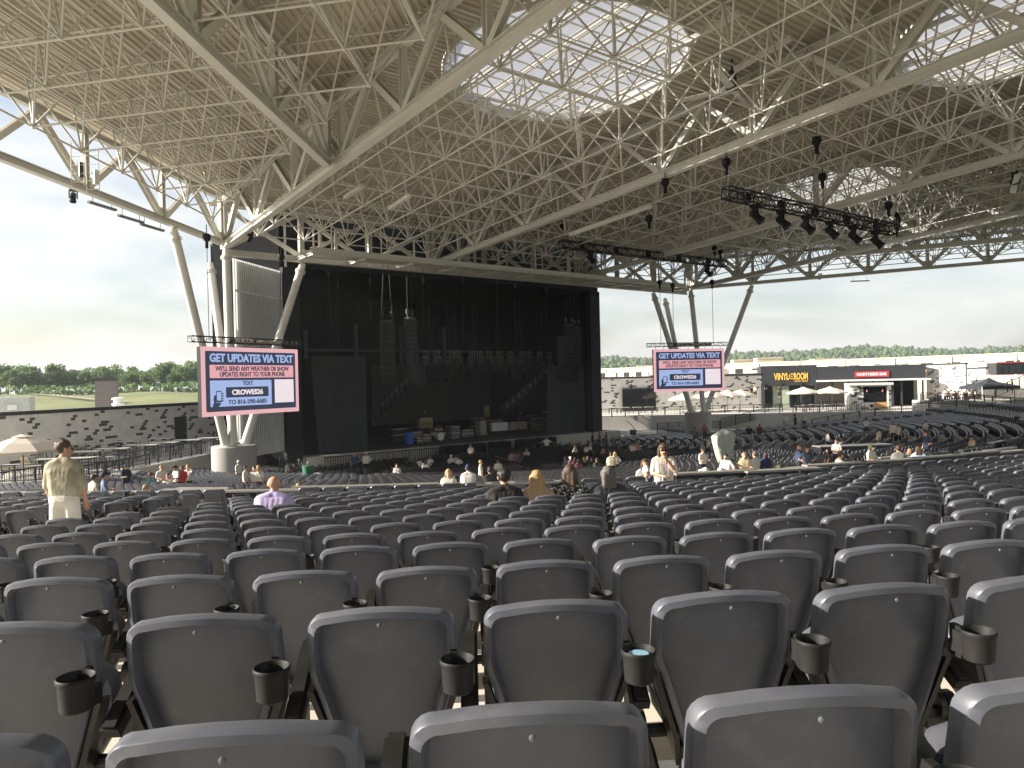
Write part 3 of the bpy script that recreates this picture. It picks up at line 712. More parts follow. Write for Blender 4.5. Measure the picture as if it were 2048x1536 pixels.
# lighting rig: trusses with lamps, hanging cables
def lamp(lb, p, m=M_black, s=1.0, yaw=0.0, tilt=.5, group='stage rig lamps'):
    t = empty('moving_head_light', p, lb, 'light', group)
    b = MB(); b.box((0, 0, -.06*s), (.36*s, .36*s, .12*s)); 
    for sg in (-1, 1): b.box((sg*.2*s, 0, -.32*s), (.05*s, .16*s, .44*s))
    b2 = MB(); M3 = Matrix.Rotation(tilt, 3, 'X'); b2.lathe([(.10*s, .22*s), (.15*s, .15*s), (.15*s, -.18*s), (.19*s, -.3*s), (.17*s, -.36*s)], (0, 0, -.42*s), 10, M=M3)
    for nm, q in (('yoke', b), ('head', b2)): link(nm, q.mesh(nm, m, 40), t)
    t.rotation_euler.z = yaw; return t
rig = empty('lighting_rig', atd(970, 690, 66), 'dense black lighting rig hanging over the stage centre', 'lighting rig')
for k, (z0, y0) in enumerate(((1.9, 60), (1.5, 63.5), (1.2, 67))):
    b = MB(); box_truss(b, (sx(835, y0), y0, z0), (sx(1112, y0), y0, z0), .5, .5, .035, .6); b.build('truss', M_blackm, rig)
    for i in range(18):
        x = sx(838, y0)+(sx(1105, y0)-sx(838, y0))*(i+random.random()*.6)/18
        MB().box((x, y0, z0-.5), (.3, .3, .2)).lathe([(.08, -.5), (.2, -.75), (.22, -1.15), (.12, -1.25)], (x, y0, z0), 8).build('lamp_head', M_black, rig)
    for i in range(13):
        x = sx(840, y0)+(sx(1105, y0)-sx(840, y0))*(i+random.random()*.5)/13
        bb = MB()
        for q in range(3): bb.tube((x+q*.28, y0-.2, z0+.2), (x+q*.28, y0-.2, z0+.95), .035, 4).box((x+q*.28, y0-.22, z0+1.0), (.12, .08, .1))
        bb.build('clamp_posts', mat('dull_steel', (.22, .22, .22), .45, .6, .2, 3), rig)
    for i in range(6):
        x = sx(838, y0)+(sx(1105, y0)-sx(838, y0))*(i+.3+random.random()*.3)/6
        MB().tube((x, y0, z0+.2), (x+random.uniform(-.8, .8), y0, 9.3), .016, 4).build('cable', M_char, rig)
for lb, p, q in (('dark diagonal truss of lamps rising behind the near speakers', atd(745, 832, 66), atd(832, 742, 62)), ('dark diagonal truss of lamps rising to the far curtain', atd(1003, 822, 74), atd(1102, 735, 79))):
    t = empty('diagonal_lighting_truss', p, lb, 'truss'); b = MB(); box_truss(b, p, q, .5, .5, .04, .6); b.build('lattice', M_blackm, t)
    for i in range(9):
        c = p.lerp(q, (i+.5)/9); MB().lathe([(.06, .1), (.2, 0), (.22, -.35), (.1, -.45)], c-Vector((0, .3, .2)), 8).build('lamp_head', M_black, t)
        MB().box(c+Vector((.15, -.3, .3)), (.1, .1, .45)).build('clamp', mat('dull_steel', (.2, .2, .2)), t)
for i, (px, py0, py1, dd) in enumerate(((655, 545, 652, 60), (675, 570, 700, 64), (740, 560, 640, 62), (846, 560, 650, 60), (925, 560, 680, 66), (993, 560, 680, 66), (1030, 570, 690, 70), (1092, 580, 700, 74))):
    p, q = atd(px, py0, dd), atd(px+(8 if i == 0 else 2), py1, dd); t = empty('rigging_cable', p, 'thin rigging cable hanging over the stage, %s from the left' % ordn(i+1), 'cable', 'rigging cables over the stage')
    MB().tube(p+Vector((0, 0, 2)), q, .02, 4).build('wire', M_char, t); MB().box(p, (.18, .18, .5)).build('motor', M_char, t)
# gear on the stage
def gear(name, lb, cat, px, py, y, boxes, rz=0.0):
    """boxes: (part, dx, dz, w, d, h, material); dz from the stage floor"""
    x = sx(px, y); t = empty(name, (x, y, STAGE_Z+.005), lb, cat)
    for pt, dx, dz, w, d, h, m in boxes: MB().box((x+dx, y, STAGE_Z+.005+dz+h/2), (w, d, h), rz).build(pt, m, t)
    return t
M_yel = mat('amp_cloth_gold', (.24, .17, .06), .9, 0, .2, 8); M_cream = mat('cream_case', (.36, .32, .25), .6, 0, .1, 4); M_brown = mat('brown_wood', (.16, .085, .045), .5, 0, .25, 4); M_blue = mat('blue_cover', (.02, .09, .42), .6, 0, .15, 3)
M_case = mat('case_ply', (.10, .095, .09), .6, 0, .2, 3)
gear('guitar_amplifier', 'cream and gold guitar amplifier raised on a black riser', 'amplifier', 848, 860, 66, (('riser', 0, 0, 2.6, 1.2, .95, M_black), ('cabinet', 0, .95, 1.5, .6, 1.0, M_cream), ('grille', 0, 1.0, 1.3, .64, .55, M_yel)))
gear('flight_case', 'blue covered case standing on the stage edge', 'case', 815, 880, 58.5, (('body', 0, .08, .62, .5, 1.05, M_blue), ('castor', -.2, 0, .1, .3, .08, M_black), ('castor', .2, 0, .1, .3, .08, M_black)))
for i, (px, y, w, h, m) in enumerate(((829, 59.5, 1.0, .95, M_case), (848, 59, .8, .7, M_brown), (833, 58.6, .6, .5, M_case), (905, 60, 1.0, 1.2, M_case), (929, 61, 1.4, .7, M_case), (1072, 62, 1.2, 1.3, M_case), (1058, 64, .9, 1.5, M_black), (1095, 63, 1.1, 1.9, M_black), (952, 64, 1.6, 1.6, M_black), (795, 63, 1.6, 1.1, M_black))):
    gear('flight_case', 'dark flight case with metal edges on the stage, %s from the left' % ordn(i+1), 'case', px, 880, y, (('body', 0, .1, w, .7, h, m), ('edge', 0, .1+h*.48, w+.02, .72, .04, M_alu), ('edge', 0, .08+h, w+.02, .72, .035, M_alu), ('castor', -w*.4, 0, .12, .5, .1, M_black), ('castor', w*.4, 0, .12, .5, .1, M_black)))
gear('organ', 'brown wooden organ with pale keyboard cabinet on the stage', 'organ', 982, 866, 63, (('side_panel', -1.3, 0, 1.1, .9, 1.5, M_cream), ('cabinet', 0, .2, 2.2, .9, 1.35, M_brown), ('keyboard', .2, 1.0, 1.6, 1.0, .15, M_cream)))
gear('keyboard_case', 'row of pale keyboard cabinets on a low platform', 'keyboard', 1013, 868, 62.5, (('platform', 0, 0, 5.2, 1.6, .35, M_black), ('cabinet', -1.2, .35, 2.0, .6, .85, M_white), ('cabinet', .7, .35, 1.1, .6, .8, M_cream), ('cabinet', 2.0, .35, 1.0, .6, .8, mat('rose_case', (.5, .36, .30)))))
gear('sign_board', 'small pale yellow poster standing behind the amplifiers', 'poster', 972, 842, 68, (('post', 0, 0, .08, .08, 1.9, M_black), ('board', 0, 1.6, .7, .05, 1.2, mat('poster_yellow', (.5, .45, .15)))))
# drum kit
dk = Vector((sx(876, 60.5), 60.5, STAGE_Z)); t = empty('drum_kit', dk, 'drum kit with silver hardware on the stage', 'drums')
MB().tube(dk+Vector((0, -.3, .4)), dk+Vector((0, .3, .4)), .38, 18).build('bass_drum', M_white, t, 40)
for dx, dz, r in ((-.55, .55, .25), (.6, .5, .28), (-.25, .95, .2), (.25, .95, .2)): MB().lathe([(r, 0), (r, .28)], dk+Vector((dx, .1, dz)), 16).build('drum', M_cream, t, 40)
for dx, dz in ((-.85, 1.2), (.9, 1.25), (.1, 1.4)): MB().lathe([(.3, 0), (.05, .05), (.04, .08)], dk+Vector((dx, .2, dz)), 14).tube(dk+Vector((dx, .2, 0)), dk+Vector((dx, .2, dz)), .02, 5).build('cymbal', mat('brass', (.55, .40, .14), .3, .9), t)
# pit barricade and black front fills
bx = SX0+1.2
t = empty('pit_barricade', (bx, SY0-1.4, FLOOR_Z), 'black barricade of upright bars along the stage front', 'barricade')
for i in range(75):
    x = bx+i*.22; MB().box((x, SY0-1.5, FLOOR_Z+.55), (.05, .05, 1.1)).build('bar', M_blackm, t)
MB().box((bx+8.2, SY0-1.5, FLOOR_Z+1.12), (16.6, .09, .07)).build('top_rail', M_blackm, t)
for i, px in enumerate((897, 943, 993, 1045, 1085)):
    x = sx(px, SY0-1.6); tb = empty('subwoofer', (x, SY0-1.7, FLOOR_Z), 'wide black subwoofer below the stage edge, %s from the left' % ordn(i+1), 'speaker', 'subwoofers below the stage')
    MB().box((x, SY0-1.9, FLOOR_Z+.62), (2.0, .9, 1.24)).build('cabinet', M_black, tb); MB().box((x, SY0-2.36, FLOOR_Z+.62), (1.8, .03, 1.05)).build('grille', M_drape, tb)
# hanging lighting trusses out over the seats with their lamps and hoists
def flown(lb, p, q, n, hp, wd):
    t = empty('lighting_truss', p, lb, 'truss', 'flown lighting trusses'); b = MB(); box_truss(b, p, q, .55, .55, .045, .55); b.build('lattice', M_blackm, t)
    e = (q-p).normalized()
    for i in range(5):
        c = p.lerp(q, (i+.6)/5.2); s = e.cross(Vector((0, 0, 1)))
        MB().lathe([(.26, -.05), (.30, 0), (.26, .05)], c, 12, M=Matrix((e, Vector((0, 0, 1)), s)).transposed()).build('cable_coil', M_black, t)
    for i in range(n):
        c = p.lerp(q, .16+.72*i/max(1, n-1)); lamp('black moving head light under the %s truss, %s from the left' % (wd, ordn(i+1)), c-Vector((0, 0, .30)), M_black, 1.35, math.atan2(e.y, e.x)+.6, -.75, 'lamps under the flown trusses')
    for i, (f, up) in enumerate(hp):
        c = p.lerp(q, f); hoist('black chain hoist above the %s lighting truss, %s from the left' % (wd, ordn(i+1)), c+Vector((0, 0, up)), 0 if up < 1.6 else up-.3, .3)
flown('black lattice lighting truss with six moving lights hanging under the roof', atd(1450, 385, 38), atd(1787, 460, 43.5), 6, ((.01, 2.1), (.55, 2.6), (.97, 1.9)), 'nearer')
flown('far black lattice lighting truss with coiled cables beside the stage mouth', atd(1122, 488, 58), atd(1450, 528, 66), 2, ((.01, 1.9), (.93, 1.8), (.97, 1.6)), 'far')
hoist('black chain hoist under the second truss, cut cables beside it', atd(1298, 420, 46), 0, .3); hoist('black chain hoist pair under the second roof truss', atd(1330, 345, 41), 0, .3)
hoist('lone black chain hoist hanging near the roof light', atd(1633, 262, 36), 0, .25)
c = atd(1793, 448, 43.6); t = empty('cable_bundle', c, 'loose bundle of black cable hanging at the truss end', 'cable')
b = MB()
for i in range(14):
    a = random.random()*6.28; rr = random.uniform(.1, .28); pts = [c+Vector((0, 0, .75))]
    for k in range(1, 8): pts.append(c+Vector((rr*math.cos(a)*math.sin(k/8*3.14), rr*math.sin(a)*math.sin(k/8*3.14), .75-1.5*k/8*(.7+.3*random.random()))))
    b.path(pts+[c+Vector((0, 0, -.8))], .02, 4)
b.build('strands', M_black, t)
# small spot lamps and ladder frames on the edge trusses
for i, (px, py, dd) in enumerate(((146, 386, 38), (500, 470, 47), (1195, 190, 0), (1640, 555, 84))):
    if dd: lamp('small black spotlight clamped under the roof edge, %s from the left' % ordn(i+1 if i < 2 else i), atd(px, py-8, dd), M_black, .9, .5*i, .6, 'spotlights on the roof edge')
for i, (px, py, dd) in enumerate(((155, 330, 35), (185, 345, 35.5), (1865, 515, 80))):
    p = atd(px, py, dd); t = empty('service_ladder', p-Vector((0, 0, .9)), 'small tubular ladder frame in the roof edge truss, %s from the left' % ordn(i+1), 'ladder')
    b = MB()
    for s in (-.3, .3): b.tube(p+cp(s, 0, -1), p+cp(s, 0, 1.1), .025, 5)
    b.build('stile', M_tube, t)
    for k in range(5): MB().tube(p+cp(-.3, 0, -.8+.4*k), p+cp(.3, 0, -.8+.4*k), .02, 5).build('rung', M_tube, t)
    MB().box(p+cp(.1, .1, -.2), (.25, .2, .7), .4).build('junction_box', M_char if i != 1 else M_white, t)
# strip floods under the left edge truss
for i, (px, py, dd) in enumerate(((205, 412, 40), (262, 438, 42), (305, 455, 43.5), (1720, 562, 84))):
    p = atd(px, py, dd); t = empty('flood_bar', p, 'dark strip floodlight slung under the roof edge, %s from the left' % ordn(i+1), 'light', 'strip floodlights')
    e = Vector((-EDX, -EDY, 0)) if i < 3 else Vector((s2, -s2, 0)); MB().bar(p-e*1.0, p+e*1.0, .18, .12).build('housing', M_char, t)
    for s in (-.7, .7): MB().tube(p+e*s, p+e*s+Vector((0, 0, .5)), .02, 4).build('bracket', M_char, t)

# ================================================================ SEATS
def back_outline(n_corner=5, s=0.0):
    """rear view outline of the seat back (x, v): v runs 0 at the top down to 0.53; s insets it"""
    w, h = .226-s, .53
    pts = []
    def arc(cx, cy, r, a0, a1, n): return [(cx+r*math.cos(R(a0+(a1-a0)*i/n)), cy+r*math.sin(R(a0+(a1-a0)*i/n))) for i in range(n+1)]
    # top edge bows up in the middle; v here is up-positive, top at 0
    top = -s; rc = max(.022, .052-s*.6)
    pts += arc(w-rc-.004, top-.018-rc, rc, 90, 0, n_corner)
    pts += [(w-.001, -.19), (w-.010, -.225), (w-.024, -.26)]
    pts += arc(.092-s*.6, -h+s+.03, .03, -10, -90, 2)
    r_ = [(-x, v) for x, v in reversed(pts)]
    tl = [(-x, top-.018+.018*(1-(x/(w-rc))**2)) for x in (w*.45, w*.15, -w*.15, -w*.45)]
    return pts + r_ + tl
def back_mesh():
    def P(x, v, d):                           # bend around the sitter and recline
        y = -.02 - .16*(x*x)/.05*.22 + d
        z = .875 + v; lean = (v+.53)
        return (x, -.015 - .20*lean*.5*(1+.5*lean) + 1.05*x*x*(-1)*-1*.55 + d, z)
    rings = [(.008, .052), (.0, .044), (.0, .004), (.004, -.003), (.022, -.008), (.027, .004), (.031, .036)]
    b = MB(); idx = []
    for s, d in rings:
        pl = back_outline(5, s); o = len(b.v); b.v += [P(x, v, d) for x, v in pl]; idx.append((o, len(pl)))
    for (o1, n), (o2, _) in zip(idx[:-1], idx[1:]):
        for i in range(n): b.f.append((o1+i, o1+(i+1) % n, o2+(i+1) % n, o2+i)); b.m.append(0)
    def cap(s, d, flip):
        pl = back_outline(5, s); cx, cv = 0, -.25; prev = None; n = len(pl)
        for k in (1, .72, .4, .12):
            o = len(b.v); b.v += [P(cx+(x-cx)*k, cv+(v-cv)*k, d) for x, v in pl]
            if prev is not None:
                for i in range(n):
                    f = (prev+i, prev+(i+1) % n, o+(i+1) % n, o+i); b.f.append(f[::-1] if flip else f); b.m.append(0)
            prev = o
        f = tuple(prev+i for i in range(n)); b.f.append(f[::-1] if flip else f); b.m.append(0)
    cap(.031, .036, False); cap(.008, .052, True)
    return b.mesh('back_shell', M_chair, 38)
def seat_mesh():                              # tipped-up seat pan in front of the back
    b = MB(); out = []
    for a in range(0, 181, 15): out.append((.208*math.copysign(abs(math.cos(R(a)))**.55, math.cos(R(a))), .56+.13*abs(math.sin(R(a)))**.7))
    out += [(-.19, .46), (-.15, .39), (.15, .39), (.19, .46)]
    def P(x, z, d): return (x, .085+.13*(z-.40)+d+.5*x*x*0, z)
    m = len(out); idx = []
    for s, d in ((.06, -.004), (.0, .012), (.0, .040), (.05, .062)):
        o = len(b.v); b.v += [P(x*(1-s), .54+(z-.54)*(1-s), d) for x, z in out]; idx.append(o)
    for o1, o2 in zip(idx[:-1], idx[1:]):
        for i in range(m): b.f.append((o1+i, o2+i, o2+(i+1) % m, o1+(i+1) % m)); b.m.append(0)
    b.f.append(tuple(idx[0]+i for i in range(m))); b.m.append(0); b.f.append(tuple(idx[-1]+m-1-i for i in range(m))); b.m.append(0)
    return b.mesh('seat_pan', M_chair, 40)
def standard_mesh():                          # iron side frame between two seats
    b = MB(); x = .246
    b.prism([(x, -.02, .02), (x, .06, .02), (x, .10, .28), (x, .16, .46), (x, .15, .56), (x, .11, .57), (x, .07, .45), (x, .01, .30)], (.022, 0, 0))
    b.prism([(x-.05, -.08, 0), (x-.05, .14, 0), (x-.05, .14, .025), (x-.05, -.08, .025)], (.13, 0, 0))
    b.tube((-.235, .07, .40), (.246, .07, .40), .022, 8)
    for sg in (-1, 1):                        # dark flanks below the shell
        b.prism([(sg*.212, -.03, .62), (sg*.212, .03, .62), (sg*.135, .09, .36), (sg*.125, .03, .30), (sg*.14, 0, .40)], (sg*.018, 0, 0))
        b.tube((sg*.236, .075, .42), (sg*.268, .075, .42), .05, 12)
    b.box((0, .045, .335), (.26, .06, .07))
    return b.mesh('standard', M_stand, 40)
def arm_mesh():
    b = MB(); x = .238; 
    prof = [(-.05, .555), (.04, .60), (.18, .675), (.26, .69), (.30, .665), (.30, .64), (.24, .645), (.16, .63), (.05, .565), (-.03, .525)]
    b.prism([(x-.006, y, z-.008) for y, z in prof], (.055, 0, 0)); b.prism([(x+.004, y, z+.004 if i < 5 else z) for i, (y, z) in enumerate(prof)], (.035, 0, 0)); return b.mesh('armrest', M_arm, 35)
def cup_mesh():
    b = MB(); c = (.228, -.155, .655)
    n = 18; prof = [(.036, 0), (.043, .006), (.047, .075), (.051, .083), (.052, .092), (.049, .096), (.045, .09), (.041, .02), (.03, .012)]
    vs = []; fs = []
    for r, z in prof:
        for i in range(n): vs.append((c[0]+r*math.cos(2*math.pi*i/n), c[1]+r*math.sin(2*math.pi*i/n), c[2]+z))
    for k in range(len(prof)-1):
        for i in range(n): fs.append((k*n+i, k*n+(i+1) % n, (k+1)*n+(i+1) % n, (k+1)*n+i))
    fs += [tuple(range(n-1, -1, -1)), tuple((len(prof)-1)*n+i for i in range(n))]
    b.add(vs, fs); return b.mesh('cup_holder', M_arm, 45)
def bracket_mesh():
    b = MB(); b.box((.215, -.085, .70), (.02, .06, .085)).box((.212, -.100, .715), (.03, .04, .03)).box((.23, -.06, .66), (.018, .05, .05)); return b.mesh('bracket', M_arm)
def stud_mesh():
    b = MB(); b.lathe([(.007, 0), (.006, .004), (.003, .006)], (0, 0, 0), 10, M=Matrix.Rotation(R(90), 3, 'X')); return b.mesh('stud', M_chair, 40)
ME_BACK, ME_SEAT, ME_STD, ME_ARM, ME_CUP, ME_BRK, ME_STUD = back_mesh(), seat_mesh(), standard_mesh(), arm_mesh(), cup_mesh(), bracket_mesh(), stud_mesh()
def make_chair():
    t = empty('stadium_seat', (0, 0, 0), 'x', 'seat', 'grey stadium seats of the upper block')
    bk = link('back_shell', ME_BACK, t); s = link('stud', ME_STUD, bk); s.location = (0, -.104, .838)
    link('seat_pan', ME_SEAT, t); link('standard', ME_STD, t); link('armrest', ME_ARM, t)
    c = link('cup_holder', ME_CUP, t); link('bracket', ME_BRK, c)
    return t
# places along every row; the phase of the nearest rows follows the photograph
S = .53
PHASE = {0: (1057, 1412), 1: (1111, 1205), 2: (1093, 1127), 3: (1081, 1081), 4: (1149, 1053)}
_m = atd(128, 876, 9.5); A_MAN = math.atan2(_m.x-CC.x, CC.y-_m.y); spots = []
for k, r, z in ROWS:
    if k < 0: continue
    da = S/r; a0, a1 = ring_limits(r)
    if k in PHASE:
        p = ray(*PHASE[k]); tt = (z+.86)/p.z; p = p*tt; ph = math.atan2(p.x-CC.x, CC.y-p.y)
    else: ph = -R(34.2) + da*(k*.37 % 1)
    i0, i1 = int((a0+R(1.6)-ph)/da), int((ACUT-R(1)-ph)/da)
    for i in range(i0, i1):
        a = ph+i*da
        if abs(a-A_MAN)*r < .72 and k > 4: continue
        if R(-17.6) < a < R(-16.4) or R(8) < a < R(9.5): continue       # aisles
        spots.append((k, r, z, a))
proto = make_chair()
seen = []; rest = []; boxrow = []
for k, r, z, a in spots:
    p = polar(r, a, z+.75); q = proj(p)
    if q and k < 15 and -140*3/max(1, q[2]) - 40 < q[0] < 2088+140*3/max(1, q[2]) and q[1] < 1800 and q[2] < 30: seen.append((q[2], k, r, z, a, q[0]))
    elif k < 15: rest.append((r, z, a))
    elif q and -30 < q[0] < 2080: boxrow.append((q[0], r, z, a))
seen.sort(); near = seen[:295]; rest += [(r, z, a) for _, k, r, z, a, _ in seen[295:]]
by = {}
for d_, k, r, z, a, px in near: by.setdefault(k, []).append((px, r, z, a))
first = True; cupcol = None
for k in sorted(by):
    for i, (px, r, z, a) in enumerate(sorted(by[k])):
        o = proto if first else copy_tree(proto); first = False
        o.location = polar(r, a, z); o.rotation_euler.z = a + random.gauss(0, .012)
        o['label'] = 'grey folding stadium seat, %s from the left in the %s' % (ordn(i+1), 'nearest row' if k == 0 else ordn(k+1)+' nearest row')
        for c in o.children:
            if c.name.startswith('back_shell'): c.rotation_euler.x = random.gauss(0, .012)
            if c.name.startswith('cup_holder') and k == 1 and abs(px-1110) < 60: cupcol = o
            if c.name.startswith('armrest') and random.random() < .25: c.rotation_euler.x = random.uniform(0, .12)
if cupcol:
    m = Matrix.Translation(cupcol.location) @ Matrix.Rotation(cupcol.rotation_euler.z, 4, 'Z'); c = m @ Vector((.228, -.155, .735))
    b = MB(); b.lathe([(.032, -.012), (.034, 0), (.030, .004)], c, 14); tag(b.build('drink_can', mat('can_blue', (.35, .62, .80), .3, .4)), 'pale blue can lid inside a seat cup holder', 'can')
# the front row: broader padded seats of the boxes, seen from behind
def pad_mesh(inset, th, y0):
    b = MB(); w, z0, z1, rc = .235-inset, .36+inset*1.2, .93-inset, .085-inset*.5; poly = []
    for cx, cz, a0 in ((w-rc, z1-rc, 0), (-w+rc, z1-rc, 90)): poly += [(cx+rc*math.cos(R(a0+15*i)), cz+rc*math.sin(R(a0+15*i))) for i in range(7)]
    poly += [(-w+.02, z0), (w-.02, z0)]; n = len(poly); idx = []
    def P(x, z, d): return (x, y0+d-.13*(z-.36)+.25*x*x, z)
    for s, d in ((.96, 0), (1, .012), (1, th-.012), (.96, th)): idx.append(len(b.v)); b.v += [P(x*s, .645+(z-.645)*s, d) for x, z in poly]
    for o1, o2 in zip(idx[:-1], idx[1:]):
        for i in range(n): b.f.append((o1+i, o2+i, o2+(i+1) % n, o1+(i+1) % n)); b.m.append(0)
    b.f += [tuple(idx[0]+i for i in range(n)), tuple(idx[-1]+n-1-i for i in range(n))]; b.m += [0, 0]
    return b.mesh('pad', M_chair, 35)
bs = empty('padded_chair', (0, 0, 0), 'x', 'chair', 'padded chairs along the box front'); link('back_cushion', pad_mesh(0, .085, .0), bs); link('inset_panel', pad_mesh(.055, .012, -.010), bs)
link('seat_pan', MB().box((0, .30, .44), (.46, .42, .10)).mesh('seat_pan', M_chair), bs); link('pedestal', MB().box((0, .2, .2), (.1, .14, .40)).box((0, .2, .015), (.34, .3, .03)).mesh('pedestal', M_stand), bs)
for i, (px, r, z, a) in enumerate(sorted(boxrow)):
    o = bs if i == 0 else copy_tree(bs); o.location = polar(r, a, z); o.rotation_euler.z = a+random.gauss(0, .03); o['label'] = 'broad padded grey chair, %s from the left in the front row' % ordn(i+1)
def low_chair(b, pos, ang, s=1.0, w=.46, h=.86):
    """plain far seat: bent back, tipped seat, two legs"""
    Rm = Matrix.Rotation(ang, 3, 'Z')
    def T(x, y, z): return Rm @ Vector((x*s, y*s, z*s)) + pos
    x0 = w/2
    for y0, y1 in ((0, .035),):
        vs = []
        for f in (-1, -.45, .45, 1):
            bend = .03*(f*f)
            vs += [T(f*x0*.62, y0+bend+.03, .36), T(f*x0, y0+bend-.02, .64), T(f*x0*(.9 if abs(f) == 1 else 1), y0+bend-.09, h-(.02 if abs(f) == 1 else 0)), T(f*x0*(.9 if abs(f) == 1 else 1), y0+bend-.05, h-(.02 if abs(f) == 1 else 0)), T(f*x0, y0+bend+.03, .64), T(f*x0*.62, y0+bend+.08, .36)]
        fs = []
        for c in range(3):
            for j in range(6): fs.append((c*6+j, (c+1)*6+j, (c+1)*6+(j+1) % 6, c*6+(j+1) % 6))
        fs += [(0, 1, 2, 3, 4, 5), (23, 22, 21, 20, 19, 18)]
        b.add(vs, fs)
    b.add([T(-x0, .10, .40), T(x0, .10, .40), T(x0, .16, .72), T(-x0, .16, .72), T(-x0, .16, .40), T(x0, .16, .40), T(x0, .21, .70), T(-x0, .21, .70)], [(0, 3, 2, 1), (4, 5, 6, 7), (0, 1, 5, 4), (3, 7, 6, 2), (0, 4, 7, 3), (1, 2, 6, 5)])
    b.add([T(x0+.01, .0, 0), T(x0+.04, .0, 0), T(x0+.04, .12, .6), T(x0+.01, .12, .6), T(x0+.01, .08, 0), T(x0+.04, .08, 0), T(x0+.04, .2, .6), T(x0+.01, .2, .6)], [(0, 3, 2, 1), (4, 5, 6, 7), (0, 1, 5, 4), (3, 7, 6, 2), (0, 4, 7, 3), (1, 2, 6, 5)], 1)
b = MB()
for r, z, a in rest:
    q = proj(polar(r, a, z+.7))
    if q and -60 < q[0] < 2110: low_chair(b, polar(r, a, z), a)
tag(b.build('stadium_seats', [M_chair2, M_stand]), 'further grey stadium seats sweeping round to the far side', 'seats', kind='stuff')
# lower bowl: grey seats in blocks parted by aisles; black chairs on the flat floor
AISLES = [R(x) for x in (-48, -31, -15, 0, 15, 31, 48, 62)]
b = MB(); nlow = 0
for j, r, z in LOW:
    a0, a1 = ring_limits(r); da = .53/r; a = a0 + 1.5/r + (j % 2)*da/2
    a1 = min(a1-1.5/r, R(80))
    while a < a1:
        if all(abs(a-x)*r > .75 for x in AISLES) and not (R(-14) < a < R(-2) and j < 7):
            p = polar(r, a, z); q = proj(p)
            if q and -30 < q[0] < 2080: low_chair(b, p, a); nlow += 1
        a += da
for rr, z in ((51.2, -4.0), (50.2, -4.0), (48.4, -4.45), (47.4, -4.45), (46.5, -4.45)):
    a = R(-3)
    while a < min(R(72), ring_limits(rr)[1]-R(2)):
        if all(abs(a-x)*rr > .75 for x in AISLES): low_chair(b, polar(rr, a, z), a)
        a += .53/rr
tag(b.build('lower_stadium_seats', [M_chair2, M_stand]), 'grey seats of the lower bowl in curved rows', 'seats', kind='stuff')
b = MB(); M_fold = mat('black_folding_chair', (.02, .02, .022), .32, .1, .2, 3)
r = RIN-1.2
while r > 4.5:
    a0, a1 = max(R(-84), ring_limits(max(r, 16))[0]+R(4)), R(84); da = .50/r; a = a0
    while a < a1:
        p = polar(r, a, FLOOR_Z)
        if p.y < SY0-3.2 and 17.5 < p.x < 66 and all(abs(a-x)*r > .6 for x in (R(-50), R(-20), R(20), R(50))): low_chair(b, p, a, 1.0, .44, .82)
        a += da
    r -= .92
tag(b.build('folding_chairs', [M_fold, M_fold]), 'black folding chairs set in rows on the flat floor before the stage', 'chairs', kind='stuff')

# ---------------------------------------------------------------- boxes: counters with number boards, rails and padded seats
M_top = mat('counter_top', (.26, .245, .22), .4, 0, .08, 2); M_boxp = mat('box_panel_black', (.016, .017, .020), .5, 0, .2, 2)
def rim_counter(lb, r, a, L, z, h, sign=None, light=True, group=None):
    t = empty('box_counter', polar(r, a, z), lb, 'counter', group); n = max(2, int(L/1.2)); da = L/r/n
    for i in range(n):
        x, y = a-L/r/2+i*da, a-L/r/2+(i+1)*da-.004/r
        A, B = polar(r, x, z), polar(r, y, z)
        MB().prism([A, B, polar(r-.06, y, z), polar(r-.06, x, z)], (0, 0, h)).build('panel', M_boxp, t)
        MB().prism([polar(r+.03, x, z+h+.003), polar(r+.03, y, z+h+.003), polar(r-.24, y, z+h+.003), polar(r-.24, x, z+h+.003)], (0, 0, .045)).build('top', M_top if light else M_char, t)
    if sign:
        e = polar(1, a) - CC; n_ = Vector((e.x, e.y, 0)).normalized(); ex = Vector((-n_.y, n_.x, 0))      # faces away from the stage
        if ex.dot(cp(1, 0)) < 0: ex = -ex
        Fm = frame_of(polar(r+.02, a, z+h-.30), ex); 
        lettering('BOX', Fm, -L*.33, .13, .0, .26, .085, M_white, t, .02); lettering(sign, Fm, -L*.33, -.04, .0, .22, .16, M_white, t, .02)
    return t
def box_at(px, py, L, h, sign, lb):
    p = stand_at(px, py, h, 16.5, 24); v = p-CC; rim_counter(lb, math.hypot(v.x, v.y), math.atan2(v.x, -v.y), L, p.z, h, sign, True, 'black box counters')
for px, py, L, sg in ((1435, 948, 2.0, '88'), (1570, 943, 1.9, '87'), (515, 985, 2.2, '95'), (155, 990, 2.6, '97'), (345, 988, 2.4, '96'), (1678, 930, 2.2, '86'), (1790, 923, 2.2, '85'), (1880, 915, 2.2, '83'), (1955, 908, 2.2, '82'), (770, 975, 2.4, '93'), (1050, 970, 2.2, '91'), (30, 990, 2.2, '98')):
    box_at(px, py, L, .85, sg, 'black box counter with white number board, %s counter from the left' % ordn(sorted((1435, 1570, 515, 155, 345, 1678, 1790, 1880, 1955, 770, 1050, 30)).index(px)+1))
i = 0
for rr, z, a_list in ((52.4, -3.55, range(-52, -12, 4)), (49.4, -4.0, range(-54, -6, 4)), (46.0, -4.45, range(-56, 6, 4))):
    for a in a_list:
        i += 1
        rim_counter('long dark drink rail with pale top in the box terraces, %s in line' % ordn(i), rr, R(a+2), R(3.0 - .5*(i % 3))*rr, z, (.62, .74, .68)[i % 3], None, i % 3 == 1, 'drink rails of the box terraces')
